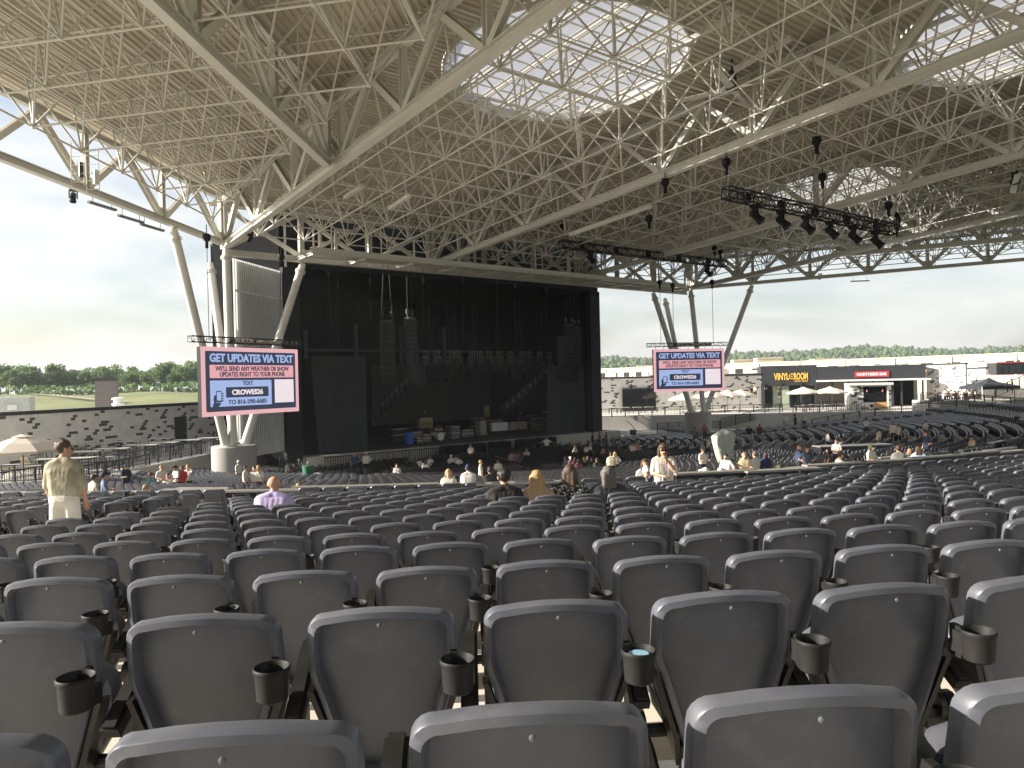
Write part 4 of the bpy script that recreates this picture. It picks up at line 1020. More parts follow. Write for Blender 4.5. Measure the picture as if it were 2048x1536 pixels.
# padded seats of the boxes, as low grey shells, in three arcs
b = MB()
for (ro, ri, z) in BOX:
    for rr in (ro-.55, ro-1.5):
        a = -R(54)
        while a < -R(10):
            if (int(math.degrees(a)*2) % 7) not in (0, 1): low_chair(b, polar(rr, a, z), a, 1.0, .50, .84)
            a += .62/rr
tag(b.build('box_seats', [M_chair2, M_stand]), 'padded grey seats in the box terraces', 'seats', kind='stuff')
# tables in the boxes
for i in range(26):
    a = -R(52)+R(42)*((i*7) % 26)/26; rr, z = ((53.4, -3.55), (50.5, -4.0), (47.5, -4.45))[i % 3]
    p = polar(rr, a, z); t = empty('box_table', p, 'small dark drinks table in the box terraces, %s in line' % ordn(i+1), 'table', 'drinks tables in the boxes')
    MB().box(p+Vector((0, 0, .76)), (.9, .5, .04), a).build('top', M_char if i % 2 else M_top, t); MB().tube(p, p+Vector((0, 0, .74)), .04, 8).lathe([(.25, 0), (.22, .03)], p, 12).build('pedestal', M_blackm, t)
# aisle handrails, black tubes
for i, (px, py) in enumerate(((470, 990), (700, 960), (1395, 960), (1600, 940), (1880, 905), (610, 985), (250, 985))):
    p = stand_at(px, py, .9, 16.5, 40); v = (CC-p); v.z = 0; v.normalize(); t = empty('handrail', p, 'short black tubular handrail at a box entry, %s from the left' % ordn(sorted((470, 700, 1395, 1600, 1880, 610, 250)).index(px)+1), 'handrail', 'handrails at the boxes')
    A, B = p, p+v*1.4-Vector((0, 0, .25)); MB().path([A, A+Vector((0, 0, .9)), B+Vector((0, 0, .9)), B], .025, 6).build('tube', M_blackm, t); MB().tube(A+Vector((0, 0, .5)), B+Vector((0, 0, .5)), .02, 6).build('mid_rail', M_blackm, t)

# ================================================================ PEOPLE
def cap_geo(b, p, q, r0, r1, n=10):
    """closed tapered capsule"""
    p, q = Vector(p), Vector(q); d = q-p; L = d.length
    d = d/L if L > 1e-6 else Vector((0, 0, 1)); x = d.orthogonal().normalized(); y = d.cross(x)
    rings = [(p, r0, -90), (p, r0, -45), (p, r0, 0), (q, r1, 0), (q, r1, 45), (q, r1, 90)]
    vs = []; fs = []
    for c, r, a in rings:
        rr, h = max(r*math.cos(R(a)), .001), r*math.sin(R(a))
        for i in range(n): vs.append(c + d*h + (x*math.cos(2*math.pi*i/n)+y*math.sin(2*math.pi*i/n))*rr)
    for k in range(5):
        for i in range(n): fs.append((k*n+i, k*n+(i+1) % n, (k+1)*n+(i+1) % n, (k+1)*n+i))
    fs += [tuple(range(n-1, -1, -1)), tuple(5*n+i for i in range(n))]
    b.add(vs, fs)
SKIN, SHIRT, PANTS, HAIR, SHOE = 0, 1, 2, 3, 4
def body_spec(pose='stand', hair='short', build=1.0, shorts=False, sleeve=.5, arms=None, headturn=0.0, twist=0.0, lean=0.0, cap=False):
    """list of tapered capsules (p, q, r, r2, tag), facing +Y, feet at z = 0; plus hand places"""
    C = []; w = build
    zh = .93 if pose != 'sit' else .50
    def up(x, y, z):                          # torso points turn about the hip
        zz = z-.93; y2 = y*math.cos(lean)+zz*math.sin(lean); z2 = zz*math.cos(lean)-y*math.sin(lean)
        return Vector((x*math.cos(twist)-y2*math.sin(twist), x*math.sin(twist)+y2*math.cos(twist), zh+z2))
    for s in (-1, 1):
        hip = Vector((s*.095*w, 0, zh))
        if pose == 'sit': kn, an = Vector((s*.13, .44, .50)), Vector((s*.13, .40, .08))
        elif pose == 'walk': kn, an = Vector((s*.10, .10*s+.04, .50)), Vector((s*.10, .20*s-.05, .09))
        else: kn, an = Vector((s*.115, .015, .50)), Vector((s*.125, -.02, .08))
        C.append((hip, kn, .088*w**.5, .066, PANTS))
        if shorts:
            C.append((hip, hip.lerp(kn, .93), .108*w**.5, .105, PANTS)); C.append((kn, an, .060, .042, SKIN))
        else: C.append((kn, an, .066, .052, PANTS))
        C.append((an+Vector((0, -.03, -.035)), an+Vector((0, .15, -.045)), .043, .036, SHOE))
    C.append((up(-.08*w, -.01, .95), up(.08*w, -.01, .95), .128*w**.6, .128*w**.6, PANTS))
    for s in (-1, -.5, 0, .5, 1):
        C.append((up(s*.085*w, 0, .99), up(s*.10*w, 0, 1.20), .122*w**.8, .118*w**.8, SHIRT)); C.append((up(s*.10*w, 0, 1.20), up(s*.115*w**.7, -.005, 1.345), .118*w**.8, .105*w**.5, SHIRT))
    C.append((up(-.172*w**.5, -.01, 1.405), up(.172*w**.5, -.01, 1.405), .076, .076, SHIRT))
    for s in (-1, 1): C.append((up(s*.045, -.02, 1.475), up(s*.16*w**.5, -.015, 1.42), .062, .07, SHIRT))
    C.append((up(-.05, -.01, 1.46), up(.05, -.01, 1.46), .065, .065, SHIRT))
    C.append((up(0, 0, 1.46), up(0, .015, 1.56), .056, .054, SKIN))
    hc = up(0, .025, 1.625); ht = headturn+twist
    def H(x, y, z): return hc + Vector((x*math.cos(ht)-y*math.sin(ht), x*math.sin(ht)+y*math.cos(ht), z))
    C.append((H(0, -.012, .035), H(0, -.008, .035), .098, .098, SKIN)); C.append((H(0, .022, -.055), H(0, .030, -.06), .066, .066, SKIN))
    C.append((H(0, .095, -.02), H(0, .112, -.032), .014, .018, SKIN))
    for s in (-1, 1): C.append((H(s*.092, -.01, -.01), H(s*.095, -.01, .02), .018, .02, SKIN))
    if hair != 'bald':
        C.append((H(0, -.028, .052), H(0, -.022, .062), .103, .102, HAIR))
        if hair == 'curly':
            for k in range(12): a = k*2.4; C.append((H(.07*math.cos(a), -.02+.06*math.sin(a), .09-.004*k), H(.072*math.cos(a), -.02+.062*math.sin(a), .10-.004*k), .045, .045, HAIR))
        if hair in ('long', 'wavy'):
            dn = -.24 if hair == 'long' else -.19
            for s in (-1, 0, 1): C.append((H(s*.062, -.065, .02), H(s*.07, -.085, dn+.03*abs(s)), .058, .045, HAIR))
            for s in (-1, 1): C.append((H(s*.085, .0, .05), H(s*.098, -.01, dn*.62), .035, .035, HAIR))
        if hair == 'pony': C.append((H(0, -.11, .06), H(0, -.14, -.16), .04, .022, HAIR))
    if cap:
        C.append((H(0, -.012, .085), H(0, -.004, .085), .104, .104, HAIR)); C.append((H(0, .10, .085), H(0, .155, .075), .045, .055, HAIR))
    hands = []
    arms = arms or 'down'
    A = {'down': ((.06, .02, 1.13), (.05, .10, .90)), 'hip': ((.17, -.05, 1.16), (-.03, .06, 1.03)), 'front': ((.06, .03, 1.14), (-.13, .24, 1.10)), 'mic': ((.05, .10, 1.17), (-.17, .19, 1.47)),
         'out': ((.22, .02, 1.28), (.44, .10, 1.20)), 'lap': ((.06, .06, 1.15), (-.06, .32, 1.02)), 'point': ((.10, .22, 1.33), (.12, .46, 1.36)), 'hold': ((.06, .06, 1.14), (.02, .28, 1.16)), 'head': ((.12, .16, 1.45), (-.10, .10, 1.60))}
    al = arms if isinstance(arms, tuple) else (arms, arms)
    for s, nm in zip((-1, 1), al):
        e, h = A[nm]; x0 = .185*w**.5
        sh, el, wr = up(s*x0, -.01, 1.405), up(s*(x0+e[0]), e[1], e[2]), up(s*(x0+h[0]), h[1], h[2])
        C.append((sh, sh.lerp(el, max(.25, sleeve*1.5) if sleeve < .66 else 1), .070, .066, SHIRT)); C.append((sh, el, .050, .042, SKIN))
        C.append((el, wr, .042, .029, SKIN if sleeve < .9 else SHIRT))
        d = (wr-el).normalized(); C.append((wr+d*.01, wr+d*.065, .034, .036, SKIN)); hands.append((wr+d*.07, d, s))
    return C, hands, H
PROTO = {}; PENDING = []
def human(key, voxel, **kw):
    """queues a body; all remeshing happens in one evaluation"""
    C, hands, H = body_spec(**kw); b = MB()
    for p, q, r0, r1, tg in C: cap_geo(b, p, q, r0, r1)
    me = b.mesh('person', M_skin); o = bpy.data.objects.new('person', me); COL.objects.link(o)
    m = o.modifiers.new('r', 'REMESH'); m.mode = 'VOXEL'; m.voxel_size = voxel
    s = o.modifiers.new('s', 'SMOOTH'); s.factor = .5; s.iterations = 7 if voxel < .014 else (3 if voxel < .02 else 1)
    PENDING.append((key, o, C, hands, H, voxel))
def finish_humans():
    dg = bpy.context.evaluated_depsgraph_get(); dg.update()
    for key, o, C, hands, H, vox in PENDING:
        me = bpy.data.meshes.new_from_object(o.evaluated_get(dg)); old = o.data; bpy.data.objects.remove(o)
        n = len(me.polygons); cen = np.zeros(n*3); me.polygons.foreach_get('center', cen); cen = cen.reshape(-1, 3)
        best = np.full(n, 1e9); tg = np.zeros(n, int)
        for p, q, r0, r1, t in C:
            p, q = np.array(p), np.array(q); d = q-p; L2 = max(d@d, 1e-9); u = np.clip((cen-p)@d/L2, 0, 1)
            dist = np.linalg.norm(cen-(p+u[:, None]*d), axis=1) - (r0+(r1-r0)*u) - (.012 if t in (SHIRT, PANTS) else (.006 if t == HAIR else 0))
            k = dist < best; best[k] = dist[k]; tg[k] = t
        me.materials.clear()
        for i in range(5): me.materials.append(M_skin)
        bm = bmesh.new(); bm.from_mesh(me)
        for f, t in zip(bm.faces, tg): f.material_index = int(t); f.smooth = True
        # four fingers and a thumb grown from each palm
        for hp, d, s in hands:
            sd_ = d.cross(Vector((0, 0, 1))); sd_ = sd_.normalized() if sd_.length > .1 else Vector((1, 0, 0)); cu = sd_.cross(d).normalized()
            fb = MB()
            for i, L in enumerate((.058, .068, .064, .05)):
                a = hp+sd_*(.019*(i-1.5)); m1 = a+d*L*.6; e = m1+(d*.6-cu*.8*s*0-Vector((0, 0, .5))).normalized()*L*.5
                fb.tube(a, m1, .0095, 6, .009); fb.tube(m1, e, .009, 6, .007)
            a = hp-d*.045+sd_*.03; fb.tube(a, a+(d+sd_*.9).normalized()*.05, .011, 6, .009)
            off = len(bm.verts); bm.verts.index_update()
            nv = [bm.verts.new(v) for v in fb.v]
            for f in fb.f:
                try: bf = bm.faces.new([nv[i] for i in f]); bf.material_index = SKIN; bf.smooth = True
                except ValueError: pass
        bm.to_mesh(me); bm.free(); me.name = 'person'; PROTO[key] = (me, H)
    PENDING.clear()
cmats = {}
def cloth(col, rough=.85):
    k = tuple(round(c, 3) for c in col)
    if k not in cmats: cmats[k] = mat('cloth_%d' % len(cmats), col, rough, 0, .10, 7, .55, 11)
    return cmats[k]
SKINS = [M_skin, mat('skin_tan', (.40, .21, .135), .6, 0, .1, 9), mat('skin_fair', (.60, .36, .26), .6, 0, .1, 9), mat('skin_dark', (.11, .06, .042), .55, 0, .1, 9)]
HAIRS = {'brown': mat('hair_brown', (.06, .034, .02), .55, 0, .35, 30, .4, 90), 'black': mat('hair_black', (.014, .012, .011), .5, 0, .3, 30, .4, 90), 'blond': mat('hair_blond', (.36, .23, .10), .55, 0, .3, 30, .4, 90), 'grey': mat('hair_grey', (.11, .10, .09), .6, 0, .35, 30, .4, 90), 'navy': cloth((.02, .03, .07)), 'white': cloth((.7, .68, .64)), 'olive': cloth((.05, .06, .03))}
NP = [0]
def person(lb, key, loc, yaw, shirt, pants=(.03, .03, .035), hair='brown', skin=0, h=1.75, cat='person', group=None):
    """yaw: world heading of the chest"""
    o = link('person', PROTO[key][0]); o.location = loc; o.rotation_euler.z = yaw-R(90); sc = h/1.79; o.scale = (sc, sc, sc)
    ms = [SKINS[skin], shirt if not isinstance(shirt, tuple) else cloth(shirt), pants if not isinstance(pants, tuple) else cloth(pants), HAIRS[hair], M_black]
    for i, m in enumerate(ms): o.material_slots[i].link = 'OBJECT'; o.material_slots[i].material = m
    tag(o, lb, cat, group); return o
FWD = math.atan2(fw.y, fw.x)                 # heading of the view; +R(90) turns to the viewer's left
V = .024
human('far', V, pose='stand', arms='down'); human('far_front', V, pose='stand', arms='front'); human('far_hip', V, pose='stand', arms=('hip', 'down'), build=1.1); human('far_cap', V, pose='stand', arms='hold', cap=True)
human('far_shorts', V, pose='stand', arms='front', shorts=True, hair='long'); human('far_walk', V, pose='walk', arms='down', shorts=True); human('far_out', V, pose='stand', arms='out'); human('far_long', V, pose='stand', hair='long', arms='hip')
human('sit', V, pose='sit', arms='lap'); human('sit_long', V, pose='sit', hair='long', arms='lap'); human('sit_cap', V, pose='sit', cap=True, arms='lap'); human('sit_pony', V, pose='sit', hair='pony', arms='lap'); human('far_bald', V, pose='stand', hair='bald', arms='hold', build=1.15)
human('point', .018, pose='stand', arms=('down', 'point'), hair='curly', lean=.15); human('far_head', V, pose='stand', arms=('head', 'hip'), shorts=True)
human('man_tan', .013, pose='stand', hair='curly', shorts=True, arms='down', headturn=R(-48), build=.96, sleeve=.64)
human('bald', .013, pose='sit', hair='bald', build=1.5, sleeve=.5, arms='lap'); human('blacktee', .013, pose='sit', hair='curly', build=1.32, arms='lap')
human('blonde', .013, pose='sit', hair='long', build=1.12, sleeve=1, arms='lap', lean=.05); human('pattern', .013, pose='sit', hair='wavy', build=1.2, sleeve=1, arms='lap', headturn=R(-15)); human('jacket', .013, pose='sit', hair='wavy', build=1.34, sleeve=1, arms='lap')
human('mc', .012, pose='stand', hair='wavy', build=1.0, sleeve=.55, arms=('mic', 'front'))
human('usher_f', .016, pose='stand', hair='wavy', arms='front', build=1.05); human('tee_back', .016, pose='stand', hair='short', cap=True, arms='down', build=1.1); human('sit_head', .016, pose='sit', hair='long', arms=('head', 'lap'), lean=.1)
finish_humans()
M_tie = mat('tie_dye_olive', (.22, .20, .135),   .9, 0, .0, 5.5, .55, 10, col2=(.46, .43, .32), detail=8, ramp=(.35, .68)); M_pat = mat('black_white_pattern', (.012, .012, .013), .9, 0, .0, 26, col2=(.34, .33, .30), detail=3, ramp=(.50, .58))
WH, NAVY, BLK, CREAM = (.62, .59, .53), (.02, .028, .06), (.015, .015, .017), (.62, .52, .33)
TOC = lambda p: math.atan2(CC.y-p.y, CC.x-p.x)
# people near the viewer
def at_head(px, py, d, h): p = atd(px, py, d); return Vector((p.x, p.y, p.z-h))
p = at_head(126, 876, 10.2, 1.80); p.z = max(p.z, bowl_z(p.x, p.y)); person('standing person seen from behind in olive tie-dye shirt and white shorts', 'man_tan', p, FWD+R(2), M_tie, (.70, .67, .60), 'brown', 0, 1.80)
p = at_head(547, 953, 11.3, 1.33); person('seated bald person in a lavender shirt', 'bald', p, TOC(p), (.42, .36, .58), BLK, 'brown', 0, 1.80)
for px, py, key, lb, sh, hr, dd in ((1008, 935, 'blacktee', 'seated dark-haired person in a plain black t-shirt', (.018, .016, .017), 'black', 11.4), (1074, 938, 'blonde', 'seated person with long blond hair in a tan top', (.40, .27, .17), 'blond', 11.5), (1140, 926, 'pattern', 'seated person with wavy hair in a black and white patterned shirt', M_pat, 'brown', 11.6), (1216, 929, 'jacket', 'seated person with grey wavy hair in a dark jacket', (.035, .035, .042), 'grey', 11.6)):
    p = at_head(px, py, dd, 1.37); person(lb, key, p, TOC(p)+R(0 if key != 'pattern' else -8), sh, BLK, hr, 0, 1.80)
p = at_head(1326, 885, 16.0, 1.82); mc = person('person in a white shirt and sunglasses speaking into a microphone', 'mc', p, FWD+R(180), (.66, .58, .49), BLK, 'brown', 0, 1.82)
Hm = PROTO['mc'][1]
for nm, f, m in (('sunglasses', lambda b: [b.lathe([(.030, -.006), (.032, 0), (.026, .006)], Hm(s*.038, .093, .012), 10, M=Matrix.Rotation(R(90), 3, 'X')) for s in (-1, 1)] + [b.box(Hm(0, .098, .016), (.05, .012, .012)), b.box(Hm(.09, .04, .016), (.012, .11, .012)), b.box(Hm(-.09, .04, .016), (.012, .11, .012))], M_black),
                 ('moustache', lambda b: b.box(Hm(0, .102, -.052), (.085, .025, .022)), HAIRS['brown']), ('fringe', lambda b: b.lathe([(.10, -.01), (.108, .02), (.09, .06), (.02, .085)], Hm(0, -.008, .055), 14), HAIRS['brown']),
                 ('lanyard', lambda b: (b.tube((-.05, .125, 1.42), (0, .15, 1.08), .006, 4), b.tube((.05, .125, 1.42), (0, .15, 1.08), .006, 4), b.box((0, .155, 1.03), (.07, .012, .10))), NAVY)):
    b = MB(); f(b); o = link(nm, b.mesh(nm, m if not isinstance(m, tuple) else cloth((.05, .09, .22))), mc)
mh = PROTO['mc']; b = MB(); wr = Vector((-.015, .26, 1.50)); b.tube(wr+Vector((0, .02, -.12)), wr+Vector((0, -.01, .02)), .013, 8).lathe([(.012, -.02), (.026, 0), (.02, .025)], wr+Vector((0, -.012, .035)), 10)
me = b.mesh('microphone', M_blackm, 40); o = link('microphone', me); o.matrix_world = Matrix.Translation(mc.location) @ Matrix.Rotation(mc.rotation_euler.z, 4, 'Z'); tag(o, 'black handheld microphone at the speaking person\'s mouth', 'microphone')
b = MB(); b.tube((.09, .32, .93), (.09, .33, 1.16), .012, 8); o = link('baton', b.mesh('baton', M_white, 40)); o.matrix_world = Matrix.Translation(mc.location) @ Matrix.Rotation(mc.rotation_euler.z, 4, 'Z'); tag(o, 'short white stick held by the speaking person', 'stick')
def back_cap(o): pass
# everybody else: (px, py of the head top, height, proto, heading relative to the view, shirt, trousers, hair, skin, words)
TOWARD, AWAY, LEFT, RIGHT = 180, 0, 90, -90
L_ = [
 (187, 957, 1.72, 'far', AWAY-30, (.48, .44, .35), BLK, 'brown', 0, 'person in a beige shirt and dark glasses beside the blue shirt'),
 (207, 953, 1.78, 'far_cap', AWAY-50, (.16, .21, .32), BLK, 'navy', 0, 'bearded person in a blue shirt and navy cap'),
 (252, 946, 1.75, 'far_cap', TOWARD+60, NAVY, NAVY, 'navy', 1, 'person in a dark navy uniform and cap beside the ramp wall'),
 (291, 968, 1.70, 'sit_pony', AWAY-20, BLK, BLK, 'blond', 0, 'person with a fair ponytail in a black top'),
 (323, 944, 1.72, 'far_front', TOWARD+30, WH, BLK, 'blond', 0, 'fair-haired person in white with a shoulder strap by the near pier'),
 (336, 962, 1.45, 'sit', TOWARD, WH, BLK, 'brown', 0, 'small person in white and red at the near box tables'),
 (352, 950, 1.70, 'far_cap', TOWARD-30, WH, BLK, 'black', 0, 'white-shirted usher with dark hair left of the red shirt'),
 (364, 949, 1.68, 'far', TOWARD, (.45, .03, .04), BLK, 'brown', 0, 'person in a bright red top near the pier'),
 (376, 942, 1.75, 'far_head', TOWARD, WH, BLK, 'blond', 0, 'person in white with a hand raised to the face'),
 (300, 962, 1.35, 'sit_cap', RIGHT, (.12, .40, .36), BLK, 'brown', 0, 'person in a turquoise top seated at the near boxes'),
 (477, 927, 1.75, 'far_hip', TOWARD+70, WH, BLK, 'white', 1, 'white-shirted usher in a white cap leaning by the pier'),
 (574, 932, 1.75, 'far_cap', RIGHT, WH, BLK, 'black', 1, 'white-shirted usher facing right at the lower seat edge'),
 (491, 957, 1.70, 'far', RIGHT, WH, BLK, 'black', 0, 'usher in white with dark hair, leftmost of the three by the bald person'),
 (509, 956, 1.68, 'far_head', TOWARD, WH, BLK, 'brown', 0, 'usher in white shading the eyes, middle of the three by the bald person'),
 (517, 951, 1.72, 'far', TOWARD, WH, BLK, 'blond', 0, 'usher in white, rightmost of the three by the bald person'),
 (597, 964, 1.40, 'sit_head', TOWARD+20, BLK, BLK, 'blond', 0, 'blond person in a black sleeveless top touching the forehead'),
 (541, 854, 1.75, 'far_hip', TOWARD, BLK, BLK, 'brown', 0, 'person in black leaning on the rail beside the slat wall'),
 (709, 905, 1.80, 'far_hip', TOWARD, (.035, .055, .15), BLK, 'blond', 0, 'person in a royal blue shirt before the barricade'),
 (732, 904, 1.80, 'far_hip', TOWARD, WH, BLK, 'white', 1, 'white-shirted person with a cap before the barricade'),
 (794, 933, 1.65, 'far_shorts', TOWARD, WH, BLK, 'brown', 0, 'person in white shirt and black shorts beside the lower seats'),
 (828, 917, 1.30, 'sit', AWAY, BLK, BLK, 'brown', 0, 'seated person leftmost in the black chairs'), (839, 915, 1.30, 'sit', AWAY, WH, BLK, 'brown', 0, 'seated person in white second from the left in the black chairs'),
 (851, 918, 1.30, 'sit_long', AWAY, WH, BLK, 'brown', 0, 'seated person in white with long hair in the black chairs'), (860, 911, 1.30, 'sit', AWAY, WH, BLK, 'grey', 0, 'seated grey-haired person in white in the black chairs'),
 (902, 909, 1.30, 'sit_cap', AWAY, WH, BLK, 'white', 0, 'seated person with pink cap near the stage subwoofers'), (911, 908, 1.30, 'sit', AWAY, (.5, .4, .36), BLK, 'brown', 0, 'seated person in pale pink near the stage subwoofers'), (918, 912, 1.25, 'sit', AWAY, WH, BLK, 'brown', 0, 'seated person in white slumped near the stage subwoofers'),
 (941, 888, 1.70, 'far_shorts', TOWARD, WH, BLK, 'brown', 0, 'person in white shirt and shorts standing against the stage'),
 (897, 942, 1.72, 'usher_f', TOWARD, WH, BLK, 'blond', 0, 'blond usher in a white shirt with a shoulder strap'),
 (912, 951, 1.40, 'sit_cap', LEFT, WH, BLK, 'black', 0, 'seated usher in dark cap between two standing ushers'),
 (936, 935, 1.78, 'tee_back', AWAY, (.66, .64, .6), BLK, 'navy', 0, 'person in white t-shirt with back print seen from behind'),
 (961, 929, 1.75, 'far', RIGHT, WH, BLK, 'blond', 0, 'person bending in white beside the black chairs'), (980, 933, 1.30, 'sit_cap', AWAY, BLK, BLK, 'black', 0, 'seated person in black behind the bending one'),
 (996, 919, 1.75, 'far_cap', TOWARD, WH, BLK, 'black', 1, 'usher in white shirt and dark cap among the lower seats'),
 (1023, 901, 1.30, 'sit', AWAY, (.40, .26, .26), BLK, 'brown', 0, 'seated person in dusty pink far out in the black chairs'), (1033, 902, 1.30, 'sit', AWAY, (.14, .12, .12), BLK, 'brown', 0, 'seated person in grey far out in the black chairs'), (1041, 904, 1.30, 'sit_cap', AWAY, (.05, .055, .06), BLK, 'navy', 0, 'seated person in dark top and cap far out in the black chairs'), (1053, 896, 1.30, 'sit_long', TOWARD, (.5, .34, .3), BLK, 'brown', 0, 'seated person in a hat facing the audience'),
 (1093, 873, 1.75, 'far_out', TOWARD, WH, BLK, 'brown', 1, 'person in white with arms held out near the far apron'),
 (1150, 890, 1.30, 'sit_long', AWAY, WH, BLK, 'blond', 0, 'seated blond person in white in the far black chairs'), (1172, 888, 1.30, 'sit', AWAY, WH, BLK, 'brown', 0, 'seated person in white at the far floor chairs, left of a pair'), (1180, 886, 1.30, 'sit', AWAY, WH, BLK, 'blond', 0, 'seated person in white at the far floor chairs, right of a pair'), (1206, 892, 1.30, 'sit', AWAY, (.35, .2, .17), BLK, 'brown', 0, 'seated person in reddish top at the far floor chairs'),
 (1185, 863, 1.75, 'far_hip', RIGHT, NAVY, NAVY, 'navy', 1, 'person in navy at the stage steps, leftmost of three'), (1199, 863, 1.75, 'far', RIGHT, NAVY, NAVY, 'brown', 0, 'person in navy at the stage steps, middle of three'), (1212, 863, 1.70, 'far', LEFT, (.06, .06, .08), BLK, 'brown', 0, 'person in dark top at the stage steps, rightmost of three'),
 (1131, 912, 1.75, 'far', AWAY+60, (.14, .22, .36), BLK, 'brown', 0, 'person standing in a blue denim shirt beside the seated group'),
 (1141, 913, 1.30, 'sit_cap', AWAY, (.3, .22, .18), BLK, 'white', 0, 'seated person with white cap, left in the group of seven'), (1150, 914, 1.30, 'sit_long', AWAY, (.30, .08, .10), BLK, 'brown', 0, 'seated person in dark red in the group of seven'), (1157, 917, 1.30, 'sit_long', AWAY, (.35, .10, .16), BLK, 'brown', 0, 'seated person in magenta in the group of seven'), (1168, 913, 1.30, 'sit_long', AWAY, BLK, BLK, 'blond', 0, 'seated fair person in black in the group of seven'), (1176, 911, 1.30, 'sit_long', AWAY, BLK, BLK, 'brown', 0, 'seated long-haired person in the group of seven'), (1184, 914, 1.30, 'sit', AWAY, (.03, .035, .03), BLK, 'black', 0, 'seated broad person in black in the group of seven'), (1194, 915, 1.28, 'sit', AWAY, (.06, .06, .05), BLK, 'brown', 0, 'rightmost seated person in the group of seven'),
 (1222, 904, 1.75, 'far', AWAY, (.66, .60, .42), BLK, 'brown', 0, 'standing person in pale yellow shirt among the floor seats'), (1230, 903, 1.70, 'far_long', AWAY, WH, BLK, 'blond', 0, 'standing person with long fair hair behind the pale yellow shirt'),
 (1265, 885, 1.30, 'sit', TOWARD, WH, BLK, 'brown', 0, 'seated person in white and black at the far lower block'), (1275, 883, 1.30, 'sit', TOWARD, (.5, .2, .2), BLK, 'brown', 0, 'seated person in red at the far lower block'),
 (1290, 916, 1.30, 'sit_long', TOWARD, (.4, .38, .35), BLK, 'brown', 0, 'long-haired seated person left of the speaking person'), (1292, 932, 1.25, 'sit_cap', TOWARD, WH, BLK, 'white', 0, 'seated person in white cap and shirt beside the speaking person'),
 (1328, 855, 1.75, 'far', TOWARD, WH, BLK, 'brown', 1, 'usher in white before the far pier'), (1388, 853, 1.75, 'far', LEFT, (.18, .18, .2), BLK, 'brown', 1, 'person in grey before the far pier'), (1409, 851, 1.70, 'far', TOWARD, (.4, .1, .12), BLK, 'brown', 0, 'person in red before the far pier'),
 (1405, 896, 1.75, 'far_cap', TOWARD+20, WH, BLK, 'black', 1, 'usher in white bending beside the sheet-covered mast'), (1416, 874, 1.75, 'far', LEFT, WH, BLK, 'brown', 1, 'person in white left of the sheet-covered mast'), (1430, 866, 1.75, 'far', AWAY, WH, BLK, 'brown', 1, 'person in white behind the sheet-covered mast'),
 (1452, 912, 1.72, 'far_hip', TOWARD-40, WH, BLK, 'black', 0, 'usher in white with dark hair at the box rail, leftmost of three'), (1488, 906, 1.78, 'far_bald', TOWARD, CREAM, (.3, .25, .16), 'brown', 0, 'person in cream shirt and sunglasses at the box rail'), (1510, 905, 1.78, 'far', AWAY+30, WH, (.3, .3, .3), 'grey', 0, 'person in white with back print at the box rail'),
 (1531, 911, 1.70, 'far_cap', TOWARD, (.02, .035, .09), BLK, 'black', 3, 'person in blue uniform shirt at the box rail'), (1597, 894, 1.82, 'far_bald', RIGHT, (.022, .038, .085), BLK, 'brown', 0, 'tall bald person in a dark blue shirt'), (1613, 897, 1.72, 'far_long', TOWARD, (.025, .035, .07), BLK, 'brown', 0, 'long-haired person in navy holding a drink'),
 (1497, 849, 1.70, 'far_long', AWAY, BLK, BLK, 'blond', 0, 'fair-haired person in black at the far aisle'), (1519, 848, 1.72, 'far', AWAY, (.1, .04, .04), BLK, 'brown', 0, 'person in dark red at the far aisle'),
 (1570, 827, 1.75, 'far_hip', TOWARD, WH, (.4, .38, .34), 'white', 0, 'usher in white at the concrete stair, left of the navy one'), (1590, 829, 1.75, 'far_cap', LEFT, NAVY, NAVY, 'navy', 1, 'guard in navy at the concrete stair'), (1608, 826, 1.78, 'far', AWAY, WH, BLK, 'white', 0, 'person in white at the concrete stair, right of the navy one'),
 (1655, 861, 1.70, 'far_front', RIGHT, WH, BLK, 'brown', 1, 'usher in white left of the grey partitions'), (1673, 881, 1.75, 'far_front', TOWARD-30, WH, BLK, 'black', 1, 'usher in white and dark cap before the grey partitions'), (1655, 897, 1.3, 'far', LEFT, BLK, BLK, 'brown', 0, 'person in black beside the bar counter'),
 (1733, 835, 1.70, 'far_hip', TOWARD, WH, BLK, 'black', 3, 'person in white at the upper boxes'), (1757, 858, 1.75, 'far', LEFT, (.6, .56, .48), (.16, .15, .12), 'brown', 3, 'person in cream top and olive trousers in the middle aisle'), (1786, 843, 1.80, 'far', TOWARD-40, WH, BLK, 'black', 1, 'tall usher in white and black shorts in the middle aisle'), (1797, 848, 1.65, 'far_walk', LEFT, WH, BLK, 'brown', 0, 'short usher in white facing the tall one'), (1851, 840, 1.30, 'sit', LEFT, WH, BLK, 'black', 0, 'seated person in white at the edge of the sunlit block'),
 (1853, 868, 1.80, 'far_hip', LEFT, (.022, .038, .085), (.02, .03, .06), 'brown', 1, 'person in dark blue standing at the curved row end'), (2006, 834, 1.80, 'far_walk', AWAY, (.06, .035, .035), BLK, 'black', 1, 'person in dark red and black walking up the far aisle'), (1996, 858, 1.30, 'sit', LEFT, (.5, .36, .28), BLK, 'brown', 0, 'seated person next to the far aisle'), (1944, 874, 1.28, 'sit_cap', LEFT, (.6, .5, .36), BLK, 'navy', 0, 'seated person with light blue cap in a curved row'),
